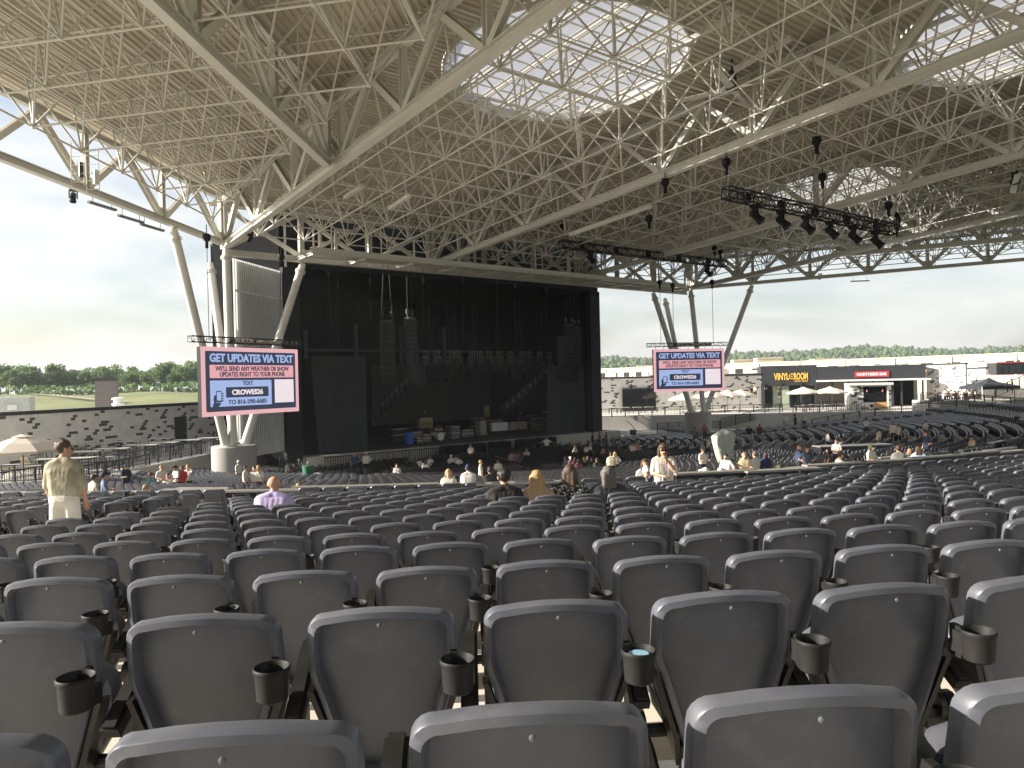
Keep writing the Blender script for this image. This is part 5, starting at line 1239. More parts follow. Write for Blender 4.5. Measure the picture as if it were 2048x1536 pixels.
 (1742, 893, 1.74, 'usher_f', TOWARD+30, WH, BLK, 'olive', 0, 'usher in white shirt and olive cap looking down at a list'), (1797, 898, 1.76, 'far', AWAY-10, (.20, .20, .18), BLK, 'brown', 0, 'person in grey patterned shirt with a shoulder bag seen from behind'), (1837, 907, 1.68, 'far_long', AWAY-20, (.34, .44, .60), BLK, 'brown', 0, 'person with long brown hair in a light blue top'), (1675, 915, 1.70, 'point', RIGHT, WH, BLK, 'brown', 0, 'person in white stretching an arm out over the box wall'), (1820, 896, 1.35, 'sit', LEFT, (.10, .16, .10), BLK, 'blond', 1, 'balding person in a green top behind the boxes'),
 (1560, 935, 1.2, 'sit_cap', AWAY, (.05, .10, .05), BLK, 'olive', 0, 'person in a green cap low behind a box counter'), (1412, 935, 1.25, 'sit_cap', LEFT, (.12, .17, .26), BLK, 'white', 0, 'person with a white cap and blue top low behind the boxes'), (1440, 935, 1.25, 'sit_cap', RIGHT, WH, BLK, 'white', 0, 'person in a straw hat low behind the boxes'),
]
for px, py, h, key, rel, sh, pa, hr, sk, lb in L_:
    sit = key.startswith('sit'); hh = (1.31 if sit else 1.75)
    if px < 620: lo = 24 if px < 240 else (45 if py < 936 else 36)
    elif px < 1240: lo = 42 if py < 930 else (26 if py < 940 else 21)
    else: lo = 50 if py < 868 else (40 if py < 890 else ((34 if px < 1640 else 27) if py < 903 else ((30 if px < 1640 else 24) if py < 916 else 18)))
    lo = {291: 21, 597: 20, 1742: 28, 961: 38, 794: 45, 912: 22, 541: 60}.get(px, lo)
    p = stand_at(px, py, 1.36 if sit else h, lo)
    person(lb, key, p, FWD+R(rel) if rel != AWAY or not sit else TOC(p), sh, pa, hr, sk, (1.78 if sit else h))
def plaza(px, py, h): r = ray(px, py); return r*((DECK_Z+h)/r.z)
# a queue on the plaza and the crowd beside the tent
for i, (px, py, key, sh, hr, rel) in enumerate(((1503, 795, 'far', BLK, 'black', 180), (1511, 795, 'far_shorts', (.55, .40, .34), 'blond', 150), (1519, 793, 'far_shorts', (.6, .5, .44), 'blond', 190), (1524, 793, 'far', (.5, .03, .03), 'brown', 170), (1532, 793, 'far_cap', WH, 'brown', 120), (1545, 791, 'far', (.45, .45, .46), 'grey', 200), (1552, 792, 'far_front', WH, 'brown', 90), (1559, 798, 'far_shorts', BLK, 'brown', 150), (1441, 795, 'far', (.1, .07, .07), 'brown', 160), (1455, 793, 'far_hip', (.03, .03, .04), 'brown', 180), (1477, 796, 'far', (.05, .04, .04), 'black', 90))):
    p = plaza(px, py, 1.72); person('person queuing on the plaza by the umbrellas, %s from the left' % ordn(sorted((1503, 1511, 1519, 1524, 1532, 1545, 1552, 1559, 1441, 1455, 1477)).index(px)+1), key, p, FWD+R(rel), sh, BLK if i % 3 else (.25, .22, .18), hr, i % 2, 1.68+.1*(i % 3)*.5, group='queue on the plaza')
for i in range(20):
    px = 1862+5.2*i+random.uniform(-2, 2); py = 783+random.uniform(-4, 4)-(2 if i > 5 else -6); r = ray(px, py); q = r*((DECK_Z+1.2+1.7)/r.z)
    q = r*min(1.0, 96/ (q.x*U1+q.y*U0)) * (q.length/r.length) if False else atd(px, py, 88)
    person('person standing in the sunlit crowd by the black tent, %s from the left' % ordn(i+1), ('far', 'far_front', 'far_hip', 'far_cap', 'far_long', 'far_shorts')[i % 6], q-Vector((0, 0, 1.72)), FWD+R(random.uniform(0, 360)), random.choice([WH, (.45, .42, .4), BLK, (.3, .2, .14), (.08, .12, .25), (.5, .46, .40)]), random.choice([BLK, (.12, .14, .22), (.3, .26, .2)]), random.choice(['brown', 'black', 'blond', 'grey']), i % 3, 1.72, group='crowd by the tent')
p = atd(2024, 757, 88); person('person in black with a hat climbing the far platform stair', 'far_cap', p-Vector((0, 0, 1.75)), FWD+R(60), BLK, (.1, .12, .2), 'black', 1, 1.75)
for i, (px, py) in enumerate(((1665, 784), (1690, 783), (848, 842), (1040, 846))):
    q = plaza(px, py, 1.70) if i < 2 else None
    if i < 2: person('person in pale blue seated under a far umbrella, %s of two' % ('left' if i == 0 else 'right'), 'far', q, FWD+R(180), (.5, .6, .62), BLK, 'grey', 0, 1.70)
    else:
        y = 67 if i == 2 else 66; x = sx(px, y); person('dark figure working on the stage %s' % ('behind the gold amplifier' if i == 2 else 'beside the far flight cases'), 'far', Vector((x, y, STAGE_Z+(.9 if i == 2 else .3))), FWD+R(180), BLK, BLK, 'brown', 0, 1.75)

# ================================================================ PATIO, PLAZA AND BEYOND
def block_wall(lb, p, q, z0, z1, seed, nparts=300, th=.3, holes=()):
    """concrete block wall: pale body with recessed joints drawn by real courses of blocks, dark blocks set proud"""
    p, q = Vector((p[0], p[1])), Vector((q[0], q[1])); d = q-p; L = d.length; d.normalize(); nrm = Vector((-d.y, d.x))
    if nrm.dot(Vector((-p.x, -p.y))) < 0: nrm = -nrm
    ang = math.atan2(d.y, d.x); t = empty('block_wall', (p.x, p.y, z0), lb, 'wall'); rnd = random.Random(seed)
    c = (p+q)/2 - nrm*th/2; MB().box((c.x, c.y, (z0+z1)/2), (L, th, z1-z0), ang).build('core', M_mort, t)
    MB().box((c.x, c.y, z1+.12), (L+.1, th+.16, .24), ang).build('coping', M_char, t)
    bh, bw = .2032, .4064; rows = int((z1-z0)/bh); cols = int(L/bw)+2; dark = set()
    for r in range(rows):
        x = rnd.randint(0, 7)
        while x < cols:
            if rnd.random() < .70:
                n = rnd.choice((1, 1, 1, 2)); dark |= {(r, x+k) for k in range(n)}
                if rnd.random() < .35: dark.add((r+1, x+1))
            x += rnd.choice((6, 7, 8, 9))
    pale = MB(); dk = []
    for r in range(rows):
        for x in range(cols):
            x0, x1 = max(0, (x-(.5 if r % 2 else 0))*bw), min(L, (x+1-(.5 if r % 2 else 0))*bw)
            if x1-x0 < .05: continue
            zc = z0+(r+.5)*bh; xm = (x0+x1)/2
            if any(a < xm < b and lo < zc < hi for a, b, lo, hi in holes): continue
            cc = p+d*xm
            if (r, x) in dark: dk.append((cc, zc, x1-x0))
            else: pale.box((cc.x+nrm.x*.012, cc.y+nrm.y*.012, zc), (x1-x0-.012, .03, bh-.012), ang)
    tag(pale.build('pale_blocks', M_lblock, t), kind='stuff')
    dk.sort(key=lambda k: (k[0].length)); restb = MB(); sh = {}
    for i, (cc, zc, w) in enumerate(dk):
        c3 = Vector((cc.x+nrm.x*.016, cc.y+nrm.y*.016, zc))
        if i < nparts:
            kw = round(w, 2)
            if kw not in sh: sh[kw] = MB().box((0, 0, 0), (kw-.012, .036, bh-.012)).mesh('block', M_dblock)
            o = link('block', sh[kw], t, c3-t.location); o.rotation_euler.z = ang
        else: restb.box(c3, (w-.012, .036, bh-.012), ang)
    if restb.v: tag(restb.build('dark_blocks', M_dblock, t), kind='stuff')
    return t
A, B = cp(-(1024+60)/F*47, 47), cp((430-1024)/F*71, 71)
wl_ = block_wall('long pale block wall with scattered dark blocks behind the patio', A, B, DECK_Z, -1.62, 3, 300)
dW = Vector((B.x-A.x, B.y-A.y)).normalized(); nW = Vector((dW.y, -dW.x))
if nW.dot(Vector((-A.x, -A.y))) < 0: nW = -nW
r = ray(360, 850); 
def on_wall(px): # where an image column meets the patio wall
    r = ray(px, 850); d = Vector((r.x, r.y)); den = d.x*nW.x+d.y*nW.y; s = (A.x*nW.x+A.y*nW.y)/den; return d*s
w0, w1 = on_wall(348), on_wall(372); c = (w0+w1)/2
t = empty('steel_door', (c.x, c.y, DECK_Z), 'dark green steel door in the patio block wall', 'door')
MB().box((c.x+nW.x*.05, c.y+nW.y*.05, DECK_Z+1.25), ((w1-w0).length, .06, 2.5), math.atan2(dW.y, dW.x)).build('leaf', mat('door_green', (.03, .045, .035), .5), t); MB().box((c.x+nW.x*.10+dW.x*.5, c.y+nW.y*.1+dW.y*.5, DECK_Z+1.05), (.14, .04, .05), math.atan2(dW.y, dW.x)).build('handle', M_alu, t)
# railings of the patio
a1, a2 = atz(417, 909, DECK_Z+.1), atz(247, 931, DECK_Z+.1)
railing('black railing along the patio edge left of the pier', [(16.0, 57.5), (2.5, 44.0)], DECK_Z+.1, 1.0, 1.35)
railing('black railing between the pier and the slat wall', [(23.4, 64.9), (17.2, 58.7)], DECK_Z+.1, 1.0, 1.35)
q1, q2 = atd(-30, 981, 39.5), atd(246, 945, 41)
t = empty('lower_terrace', (q1.x, q1.y, -6.5), 'grey cast wall stepping down in front of the patio', 'wall')
dd = Vector((q2.x-q1.x, q2.y-q1.y)); nn = Vector((-dd.y, dd.x)).normalized()
if nn.dot(Vector((q1.x, q1.y))) < 0: nn = -nn
zq = (q1.z+q2.z)/2
MB().prism([(q1.x, q1.y, FLOOR_Z+.2), (q2.x, q2.y, FLOOR_Z+.2), (q2.x+nn.x*4, q2.y+nn.y*4, FLOOR_Z+.2), (q1.x+nn.x*6, q1.y+nn.y*6, FLOOR_Z+.2)], (0, 0, zq-FLOOR_Z-.2)).build('slab', M_wallc, t)
railing('nearer black mesh railing with wide posts at the left edge', [(q1.x+nn.x*.2, q1.y+nn.y*.2), (q2.x+nn.x*.2, q2.y+nn.y*.2)], zq, .95, 1.25)
railing('low black picket fence below the ramp wall', [stand_at(165, 975, .0, 20, 45), stand_at(300, 962, .0, 20, 55)], 0, .8, 2.0)
# tables with stools, umbrellas, loungers
def patio_table(lb, p, L=1.9, ang=0.0, h=1.05, group='patio tables'):
    t = empty('patio_table', p, lb, 'table', group); M3 = Matrix.Rotation(ang, 3, 'Z')
    MB().box(p+Vector((0, 0, h)), (L, .75, .05), ang).build('top', mat('table_top', (.50, .48, .43), .4, 0, .08, 2), t)
    for s in (-1, 1):
        b = MB()
        for u in (-1, 1): b.bar(p+M3 @ Vector((s*L*.44, u*.28, 0)), p+M3 @ Vector((s*L*.44, u*.28, h-.03)), .05, .05)
        b.bar(p+M3 @ Vector((s*L*.44, -.28, .3)), p+M3 @ Vector((s*L*.44, .28, .3)), .04, .04); b.build('leg', M_blackm, t)
    return t
def stool(lb, p, group, ang=0.0):
    t = empty('bar_stool', p, lb, 'stool', group); MB().box(p+Vector((0, 0, .74)), (.38, .36, .04), ang).build('seat', M_char, t)
    for i in range(4):
        e = Matrix.Rotation(ang, 3, 'Z') @ Vector(((-1) ** i*.19, (1 if i < 2 else -1)*.18, 0)); MB().bar(p+e, p+e*.75+Vector((0, 0, .73)), .03, .03).build('leg', M_blackm, t)
    MB().bar(p+Matrix.Rotation(ang, 3, 'Z') @ Vector((-.17, -.17, 1.0)), p+Matrix.Rotation(ang, 3, 'Z') @ Vector((.17, -.17, 1.0)), .03, .12).build('back_rail', M_blackm, t)
tl = ((74, 896, 1.9), (164, 902, 2.2), (225, 896, 2.2), (284, 889, 2.3), (328, 884, 2.1), (374, 879, 2.1), (253, 882, 2), (172, 888, 2), (322, 876, 2), (417, 875, 2))
ns = 0
for i, (px, py, L) in enumerate(tl):
    p = atz(px, py, DECK_Z+1.08); p.z = DECK_Z; ang = math.atan2(dW.y, dW.x)-.9
    patio_table('tall slatted patio table with stools, %s of the patio tables from the left' % ordn(sorted(x[0] for x in tl).index(px)+1), p, L, FWD-R(90))
    for k in range(4):
        ns += 1; q = p + cp((-.6+.4*k)*L*.55, (-.75 if k % 2 else .75)); stool('dark bar stool drawn up to a patio table, %s in line' % ordn(ns), q, 'bar stools on the patio', FWD-R(90)+(math.pi if k % 2 == 0 else 0))
def umbrella(lb, p, r=1.75, h=2.75, group='patio umbrellas', m=M_pink):
    t = empty('patio_umbrella', p, lb, 'umbrella', group); MB().tube(p, p+Vector((0, 0, h+.1)), .03, 8).lathe([(.3, 0), (.28, .08), (.05, .1)], p, 14).build('pole', M_char, t)
    n = 8; b = MB(); R1 = [p+Vector((r*math.cos(2*math.pi*i/n+.2), r*math.sin(2*math.pi*i/n+.2), h-.75)) for i in range(n)]; R2 = [p+Vector((.45*math.cos(2*math.pi*i/n+.2), .45*math.sin(2*math.pi*i/n+.2), h-.12)) for i in range(n)]
    mid = [R1[i].lerp(R2[i], .5)+Vector((0, 0, .05)) for i in range(n)]
    for i in range(n):
        j = (i+1) % n; s1 = (R1[i]+R1[j])/2*.995+p*.005-Vector((0, 0, .0)); s1.z = R1[i].z-.02
        b.quad(R1[i], R1[j], mid[j], mid[i]); b.quad(mid[i], mid[j], R2[j], R2[i]); b.quad(R1[i], R1[j], R1[j]-Vector((0, 0, .13)), R1[i]-Vector((0, 0, .13)))
    b.build('canopy', m, t)
    b = MB(); tp = p+Vector((0, 0, h+.06))
    for i in range(n): j = (i+1) % n; a_, c_ = p.lerp(R2[i], 1.15), p.lerp(R2[j], 1.15); a_.z = c_.z = h-.09+p.z; b.add([a_, c_, tp], [(0, 1, 2)])
    b.build('vent_cap', m, t)
    for i in range(n): MB().tube(R1[i]-Vector((0, 0, .03)), p+Vector((0, 0, h-.05)), .014, 4).build('rib', M_char, t)
    return t
p = atz(45, 866, DECK_Z+2.95); p.z = DECK_Z; umbrella('cream patio umbrella with a vented top at the left edge', p, 2.1, 2.85)
for i, (px, py) in enumerate(((0, 885), (0, 893))): pass
def lounger(lb, p, ang):
    t = empty('wicker_chair', p, lb, 'chair'); M3 = Matrix.Rotation(ang, 3, 'Z'); T = lambda x, y, z: p+M3 @ Vector((x, y, z))
    for i in range(9): MB().bar(T(-.32, -.35-.055*i, .40+.085*i), T(.32, -.35-.055*i, .40+.085*i), .05, .03).build('slat', M_wood, t)
    for i in range(7): MB().bar(T(-.32, -.3+.1*i, .38), T(.32, -.3+.1*i, .38), .06, .03).build('slat', M_wood, t)
    for s in (-1, 1): MB().path([T(s*.33, .32, 0), T(s*.33, .32, .38), T(s*.33, -.35, .38), T(s*.33, -.82, 1.15)], .02, 5).build('frame', M_blackm, t); MB().tube(T(s*.33, -.4, .38), T(s*.33, -.6, 0), .02, 5).build('leg', M_blackm, t)
for i, (px, py) in enumerate(((18, 925), (70, 930))):
    p = atd(px, py, 43.5); p.z = zq; lounger('blond slatted lounge chair at the left edge, %s of two' % ('left' if i == 0 else 'right'), p, FWD+R(30 if i == 0 else -100))
p = atd(60, 937, 42); p.z = zq; patio_table('low wide dark patio table behind the nearer railing', p, 3.4, FWD-R(95), .75); p = atd(150, 915, 44.5); p.z = zq; patio_table('pale counter table above the nearer railing', p, 4.2, FWD-R(80), .85)
# service things beyond the patio wall
c = atd(214, 800, 78); t = empty('brick_chimney', (c.x, c.y, GROUND_Z), 'square grey brick chimney above the patio wall', 'chimney')
ang = FWD-R(90)+R(24); ct = atd(214, 762, 78).z; bw_ = 2.0
MB().box((c.x, c.y, (ct+GROUND_Z)/2), (bw_, bw_, ct-GROUND_Z), ang).build('core', M_mort, t); MB().box((c.x, c.y, ct+.12), (bw_+.1, bw_+.1, .26), ang).build('coping', M_char, t)
M_chim = mat('chimney_block', (.20, .175, .17), .9, 0, .16, 2, .2, 20); cb = MB().box((0, 0, 0), (.395, .03, .20)).mesh('block', M_chim); M3 = Matrix.Rotation(ang, 3, 'Z')
for f in range(4):
    for r_ in range(17):
        for k in range(5):
            x = -bw_/2+.2+.4*k + (.0 if r_ % 2 else .0); o_ = M3 @ Matrix.Rotation(f*math.pi/2, 3, 'Z') @ Vector((x, -bw_/2-.008, 0))
            o = link('block', cb, t, Vector((c.x+o_.x, c.y+o_.y, ct-.12-.212*r_))-t.location); o.rotation_euler.z = ang+f*math.pi/2
c = atd(237, 815, 74); b = MB(); t = empty('roof_vent', c, 'white round roof vent beside the brick chimney', 'vent'); MB().lathe([(.5, -.6), (.5, .2), (.62, .25), (.62, .4), (.42, .5), (.42, .75), (.6, .8), (.6, .95), (.2, 1.05)], c, 16).build('cowl', M_white, t, 35)
c = atd(28, 812, 76); t = empty('service_cabin', c, 'pale grey service cabin behind the patio wall at the left edge', 'cabin'); ca = mat('cabin_grey', (.46, .48, .46), .6)
MB().box(c+Vector((0, 0, -2.2)), (3.2, 3, 6.2), ang).build('body', ca, t); MB().box(c+cp(.9, -1.6, -.1), (.8, .1, .5), ang).build('hatch', M_lblock, t); MB().tube(c+cp(-.4, 0, .9), c+cp(-.4, 0, 2.2), .04, 6).build('mast', M_alu, t)
# grassy bank with trees along its top
M_grass = mat('bank_grass', (.12, .15, .045), .95, 0, .2, .05, col2=(.22, .23, .085), detail=9)
b = MB(); n = 40; prof = [(92, -7.5), (110, -6.0), (140, -3.4), (168, -1.75), (186, -1.2), (240, -1.4), (330, -3), (420, -7.69)]
vs = []; fs = []
for d_, z in prof:
    for i in range(n+1):
        a = R(-52+44*i/n); vs.append(cp(d_*math.tan(a), d_, z + .35*math.sin(i*.9+d_*.03) - max(0, i-n*.8)*.18*(z-GROUND_Z)/7))
for k in range(len(prof)-1):
    for i in range(n): fs.append((k*(n+1)+i, k*(n+1)+i+1, (k+1)*(n+1)+i+1, (k+1)*(n+1)+i))
tag(b.add(vs, fs).build('grass_hill', M_grass, None, 80), kind='structure')
b = MB(); pts = [cp((x-1024)/F*d_, d_, z) for x, d_, z in ((60, 182, -.95), (110, 172, -1.3), (180, 158, -2.2), (250, 150, -2.75))]
for a, c in zip(pts[:-1], pts[1:]): s_ = Vector((a.y-c.y, c.x-a.x, 0)).normalized()*.8; b.quad(a-s_+Vector((0, 0, .25)), c-s_+Vector((0, 0, .25)), c+s_+Vector((0, 0, .25)), a+s_+Vector((0, 0, .25)))
tag(b.build('dirt_path', mat('dirt', (.35, .28, .19), .95)), kind='structure')
def leaf_mat(name, col):
    m = mat(name, col, .7, 0, .3, .5, spec=.15); n, l = m.node_tree.nodes, m.node_tree.links; p = n['Principled BSDF']; o = n['Material Output']
    tl_ = n.new('ShaderNodeBsdfTranslucent'); tl_.inputs[0].default_value = tuple(Vector(col)*1.5)+(1,); x = n.new('ShaderNodeMixShader'); x.inputs[0].default_value = .4
    l.new(p.outputs[0], x.inputs[1]); l.new(tl_.outputs[0], x.inputs[2]); l.new(x.outputs[0], o.inputs['Surface']); return m
M_leaf = [leaf_mat('leaf_a', (.105, .16, .055)), leaf_mat('leaf_b', (.14, .20, .075)), leaf_mat('leaf_c', (.08, .135, .06))]; M_bark = mat('bark', (.10, .075, .055), .9)
def crown_mesh(seed, n=1500, tall=1.0):
    rnd = np.random.default_rng(seed); lob = [(0, 0, .62, .33)] + [(rnd.uniform(-.26, .26), rnd.uniform(-.26, .26), rnd.uniform(.34, .86)*tall, rnd.uniform(.13, .24)) for _ in range(11)]
    b = MB()
    for i in range(n):
        x, y, z, r = lob[rnd.integers(len(lob))]; v = rnd.normal(size=3); v /= np.linalg.norm(v); rr = r*rnd.uniform(.55, 1.05)
        c = Vector((x+v[0]*rr, y+v[1]*rr, z+v[2]*rr*.9)); s = rnd.uniform(.014, .034); e = Vector(rnd.normal(size=3)).normalized(); f = e.orthogonal().normalized(); k = e.cross(f)
        b.add([c-f*s*1.5, c+k*s, c+f*s*1.5, c-k*s], [(0, 1, 2, 3)], int(rnd.integers(3)))
    return b.mesh('crown', M_leaf)
def trunk_mesh(seed):
    rnd = random.Random(seed); b = MB(); b.tube((0, 0, 0), (0, 0, .45), .028, 7, .018); b.tube((0, 0, .45), (.02, .01, .8), .018, 6, .006)
    for i in range(6):
        a = rnd.uniform(0, 6.28); z = rnd.uniform(.3, .6); b.tube((0, 0, z), (.2*math.cos(a), .2*math.sin(a), z+.22), .011, 5, .003)
    return b.mesh('trunk', M_bark)
CR_ = [crown_mesh(i, 1500, (1.0, 1.05, .95, 1.08, 1.0)[i]) for i in range(5)]; TR_ = [trunk_mesh(i) for i in range(3)]
def tree(lb, p, h, wd, k, group):
    t = empty('tree', p, lb, 'tree', group, rz=random.uniform(0, 6.28)); t.scale = (h*wd, h*wd, h); link('crown', CR_[k % 5], t); link('trunk', TR_[k % 3], t)
    return t
tx = [(-20+425*i/43+random.uniform(-5, 5), i % 2) for i in range(44)]
for i, (px, row) in enumerate(tx):
    d_ = 212+26*row+random.uniform(-5, 8); top = 738+random.uniform(-15, 13)-(10 if px > 330 else 0)-(8 if px < 40 else 0)
    p = atd(px, top, d_); zb_ = -1.6; h = max(5.5, p.z-zb_); tree('broadleaf tree on the grassy bank, %s from the left in the line of trees' % ordn(sorted(x[0] for x in tx).index(px)+1), Vector((p.x, p.y, zb_)), h, random.uniform(.75, 1.05), i, 'trees along the bank')
tag_b = MB()
for i in range(900):                        # scrub under the trees
    a = R(random.uniform(-40, -20)); d_ = random.uniform(198, 208); c = cp(d_*math.tan(a), d_, random.uniform(-1.4, 1.2)); e = Vector(RNG.normal(size=3)).normalized(); f = e.orthogonal().normalized()*random.uniform(.4, .9); k = e.cross(f)
    tag_b.quad(c-f, c+k, c+f, c-k, i % 3)
tag(tag_b.build('scrub', M_leaf), 'low scrub below the line of trees', 'scrub', kind='stuff')

# ---------------------------------------------------------------- far side: plaza buildings
railing('black railing along the far plaza edge beyond the pier', [atz(1196, 836, DECK_Z), atz(1330, 830, DECK_Z), atz(1450, 826.5, DECK_Z), atz(1565, 824, DECK_Z)], DECK_Z, 1.1, 1.9, infill=.2)
railing('black railing in front of the far bar terrace', [atz(1592, 821.5, DECK_Z), atz(1752, 816.5, DECK_Z)], DECK_Z, 1.15, 2.0, infill=.2)
railing('thin black railing climbing beside the sunlit seat block', [polar(35.2, R(54.2), -5.7), polar(43.0, R(57.2), -4.9), polar(52, R(52.5), -3.6)], DECK_Z, 1.1, 2.0, infill=.25)
railing('dark fence panels along the top of the sunlit seat block', [atd(1842, 808, 84), atd(1950, 813, 80), atd(2060, 823, 76)], 0, 1.3, 1.6, infill=.06)
def wpt(px, d_): return cp((px-1024)/F*d_, d_)
wd_ = 112
block_wall('far pale block wall with dark blocks behind the video screen', wpt(1192, 110), wpt(1524, 112), DECK_Z, -.12, 5, 150)
p, q = wpt(1244, 110.1), wpt(1310, 110.6); e = (q-p).normalized(); c = (p+q)/2; nn = Vector((e.y, -e.x, 0)); 
if nn.dot(-c) < 0: nn = -nn
t = empty('glass_entrance', (c.x, c.y, DECK_Z), 'dark glazed opening in the far block wall', 'window'); M_dglass = mat('dark_glass', (.015, .02, .022), .12, 0, .2, .5)
for i in range(4): cc = p.lerp(q, (i+.5)/4)+nn*.12; MB().box((cc.x, cc.y, DECK_Z+1.7), ((q-p).length/4-.06, .06, 3.3), math.atan2(e.y, e.x)).build('pane', M_dglass, t)
for i in range(5): cc = p.lerp(q, i/4)+nn*.12; MB().box((cc.x, cc.y, DECK_Z+1.7), (.06, .1, 3.4), math.atan2(e.y, e.x)).build('mullion', M_blackm, t)
cc = c+nn*.12; MB().box((cc.x, cc.y, DECK_Z+3.45), ((q-p).length+.1, .12, .1), math.atan2(e.y, e.x)).build('head', M_blackm, t)
def facade(lb, name, px0, px1, d0, d1, ztop, zbot, depth, m, cat='building'):
    p, q = wpt(px0, d0), wpt(px1, d1); e = (q-p).normalized(); n = Vector((e.y, -e.x, 0)); c = (p+q)/2
    if n.dot(-c) < 0: n = -n
    t = empty(name, (c.x, c.y, zbot), lb, cat); k = c-n*depth/2
    MB().box((k.x, k.y, (ztop+zbot)/2), ((q-p).length, depth, ztop-zbot), math.atan2(e.y, e.x)).build('wall', m, t)
    Fm = frame_of(Vector((c.x, c.y, 0))+n*.03, e); return t, Fm, (q-p).length, n
M_shop = mat('shopfront_charcoal', (.028, .030, .035), .6, 0, .12, .6)
t, Fm, L, n = facade('charcoal bar front with VINYL ROOM in gold letters', 'bar_building', 1522, 1634, 112, 110, 1.25, -1.35, 8, M_shop)
M_gold = mat('gold_sign', (.80, .50, .10), .4, 0, .08, 1)
lettering('VINYL', Fm, -L*.13, -.95+.55, .06, L*.27, 1.05, M_gold, t, .03, 'sign_letters'); lettering('ROOM', Fm, L*.215, -.95+.55, .06, L*.25, 1.05, M_gold, t, .03, 'sign_letters')
MB().lathe([(.42, 0), (.42, .06), (.3, .06)], Fm @ Vector((L*.055, -.40, 0)), 24, M=Fm.to_3x3()).build('sign_disc', M_gold, t); MB().lathe([(.30, 0), (.30, .08)], Fm @ Vector((L*.055, -.40, 0)), 24, M=Fm.to_3x3()).build('sign_disc', M_black, t); MB().lathe([(.12, 0), (.12, .1)], Fm @ Vector((L*.055, -.40, 0)), 16, M=Fm.to_3x3()).build('sign_disc', M_gold, t)
lettering('ARVEST BANK', Fm, L*.22, -1.13, .06, L*.24, .24, M_gold, t, .01, 'sign_letters')
for x0, x1 in ((-.5, -.44), (-.16, -.13), (.2, .23), (.47, .5)): card(Fm, x0*L, x1*L, DECK_Z, -1.36, -.06, M_shop, t, 'post', .2)
card(Fm, -.44*L, .47*L, -1.75, -1.36, -.3, M_shop, t, 'lintel', .25)
for i in range(6): card(Fm, (-.43+.15*i)*L, (-.29+.15*i)*L, DECK_Z, -1.8, -.7, M_dglass if i not in (1, 2) else mat('bright_pane', (.30, .36, .26), .2), t, 'pane', .04)
card(Fm, -.5*L, .5*L, DECK_Z, 1.0, -7.9, M_shop, t, 'rear_wall', .1)
t, Fm, L, n = facade('long charcoal bar front with a red NORTHSIDE BAR sign', 'bar_building', 1634.5, 1852, 110, 106, .95, -1.05, 8, M_shop)
card(Fm, -.145*L, .165*L, -.72, .08, .03, mat('sign_red', (.55, .03, .05), .45), t, 'sign_box', .12); lettering('NORTHSIDE BAR', Fm, .01*L, -.32, .17, L*.275, .42, M_white, t, .03, 'sign_letters')
card(Fm, -.51*L, .515*L, -1.28, -1.06, -.2, M_white, t, 'canopy', 1.9)
for x in (-.49, -.36, -.2, .02, .2, .28, .47): card(Fm, (x-.008)*L, (x+.008)*L, DECK_Z, -1.29, -.1, M_shop, t, 'post', .2)
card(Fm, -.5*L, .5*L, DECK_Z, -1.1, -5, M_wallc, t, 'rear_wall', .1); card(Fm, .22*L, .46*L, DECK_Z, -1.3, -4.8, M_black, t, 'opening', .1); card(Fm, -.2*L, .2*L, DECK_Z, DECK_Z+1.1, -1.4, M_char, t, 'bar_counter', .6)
# kiosk of blocks in front of it
t, Fm, L, n = facade('small pale block kiosk with flat white canopy before the bar', 'kiosk', 1700, 1782, 99, 98, -1.75, DECK_Z, 3, M_lblock, 'kiosk')
card(Fm, -.62*L, .52*L, -1.74, -1.45, -.5, M_white, t, 'canopy', 1.2); card(Fm, -.18*L, .38*L, DECK_Z+1.1, -1.95, .005, M_black, t, 'hatch', .04); card(Fm, .395*L, .43*L, DECK_Z, -1.75, .01, M_white, t, 'post', .12)
kd = MB().box((0, 0, 0), (.40, .03, .2)).mesh('block', M_dblock)
for i in range(70):
    x, z = random.uniform(-.48, .48)*L, DECK_Z+.1+.2032*random.randint(0, 15)
    if -.2*L < x < .45*L and x < .38*L+.2 and z > DECK_Z+.9: continue
    o = link('block', kd, t, Fm @ Vector((x, z, .008)) - t.location); o.rotation_euler.z = math.atan2(Fm[1][0], Fm[0][0])
card(Fm, .1*L, .42*L, DECK_Z+.2, DECK_Z+1.05, .06, mat('orange_light_panel', (.55, .30, .12), .6), t, 'counter_front', .05)
lettering('ARVEST', Fm, -.33*L, -2.7, .03, .9, .25, M_char, t, .01)
for x in (-.1, .28): MB().box(Fm @ Vector((x*L, -2.5, .1)), (.3, .1, .3), R(40)).build('star', mat('star_orange', (.7, .25, .15)), t)
block_wall('tall sunlit block wall right of the bar', wpt(1853, 109), wpt(1931, 101), DECK_Z, .75, 9, 60)
block_wall('pale sunlit block wall set back by the tent', wpt(1932, 111), wpt(1972, 106), DECK_Z, .1, 11, 40)
t, Fm, L, n = facade('plain pale concrete wall behind the black tent', 'concrete_wall', 1972, 2100, 106, 102, -.9, DECK_Z, 1, mat('pale_sunlit_concrete', (.55, .52, .44), .9), 'wall')
t, Fm, L, n = facade('dark gridded glass gallery above the pale wall', 'glass_gallery', 1993, 2110, 112, 110, .95, -.85, 4, M_char)
for i in range(9): card(Fm, (-.5+.11*i)*L+.1, (-.5+.11*(i+1))*L-.05, -.7, .5, .0, M_dglass, t, 'pane', .05)
card(Fm, -.5*L, .5*L, .82, 1.05, .0, mat('roof_red', (.22, .035, .035), .6), t, 'red_fascia', .2)
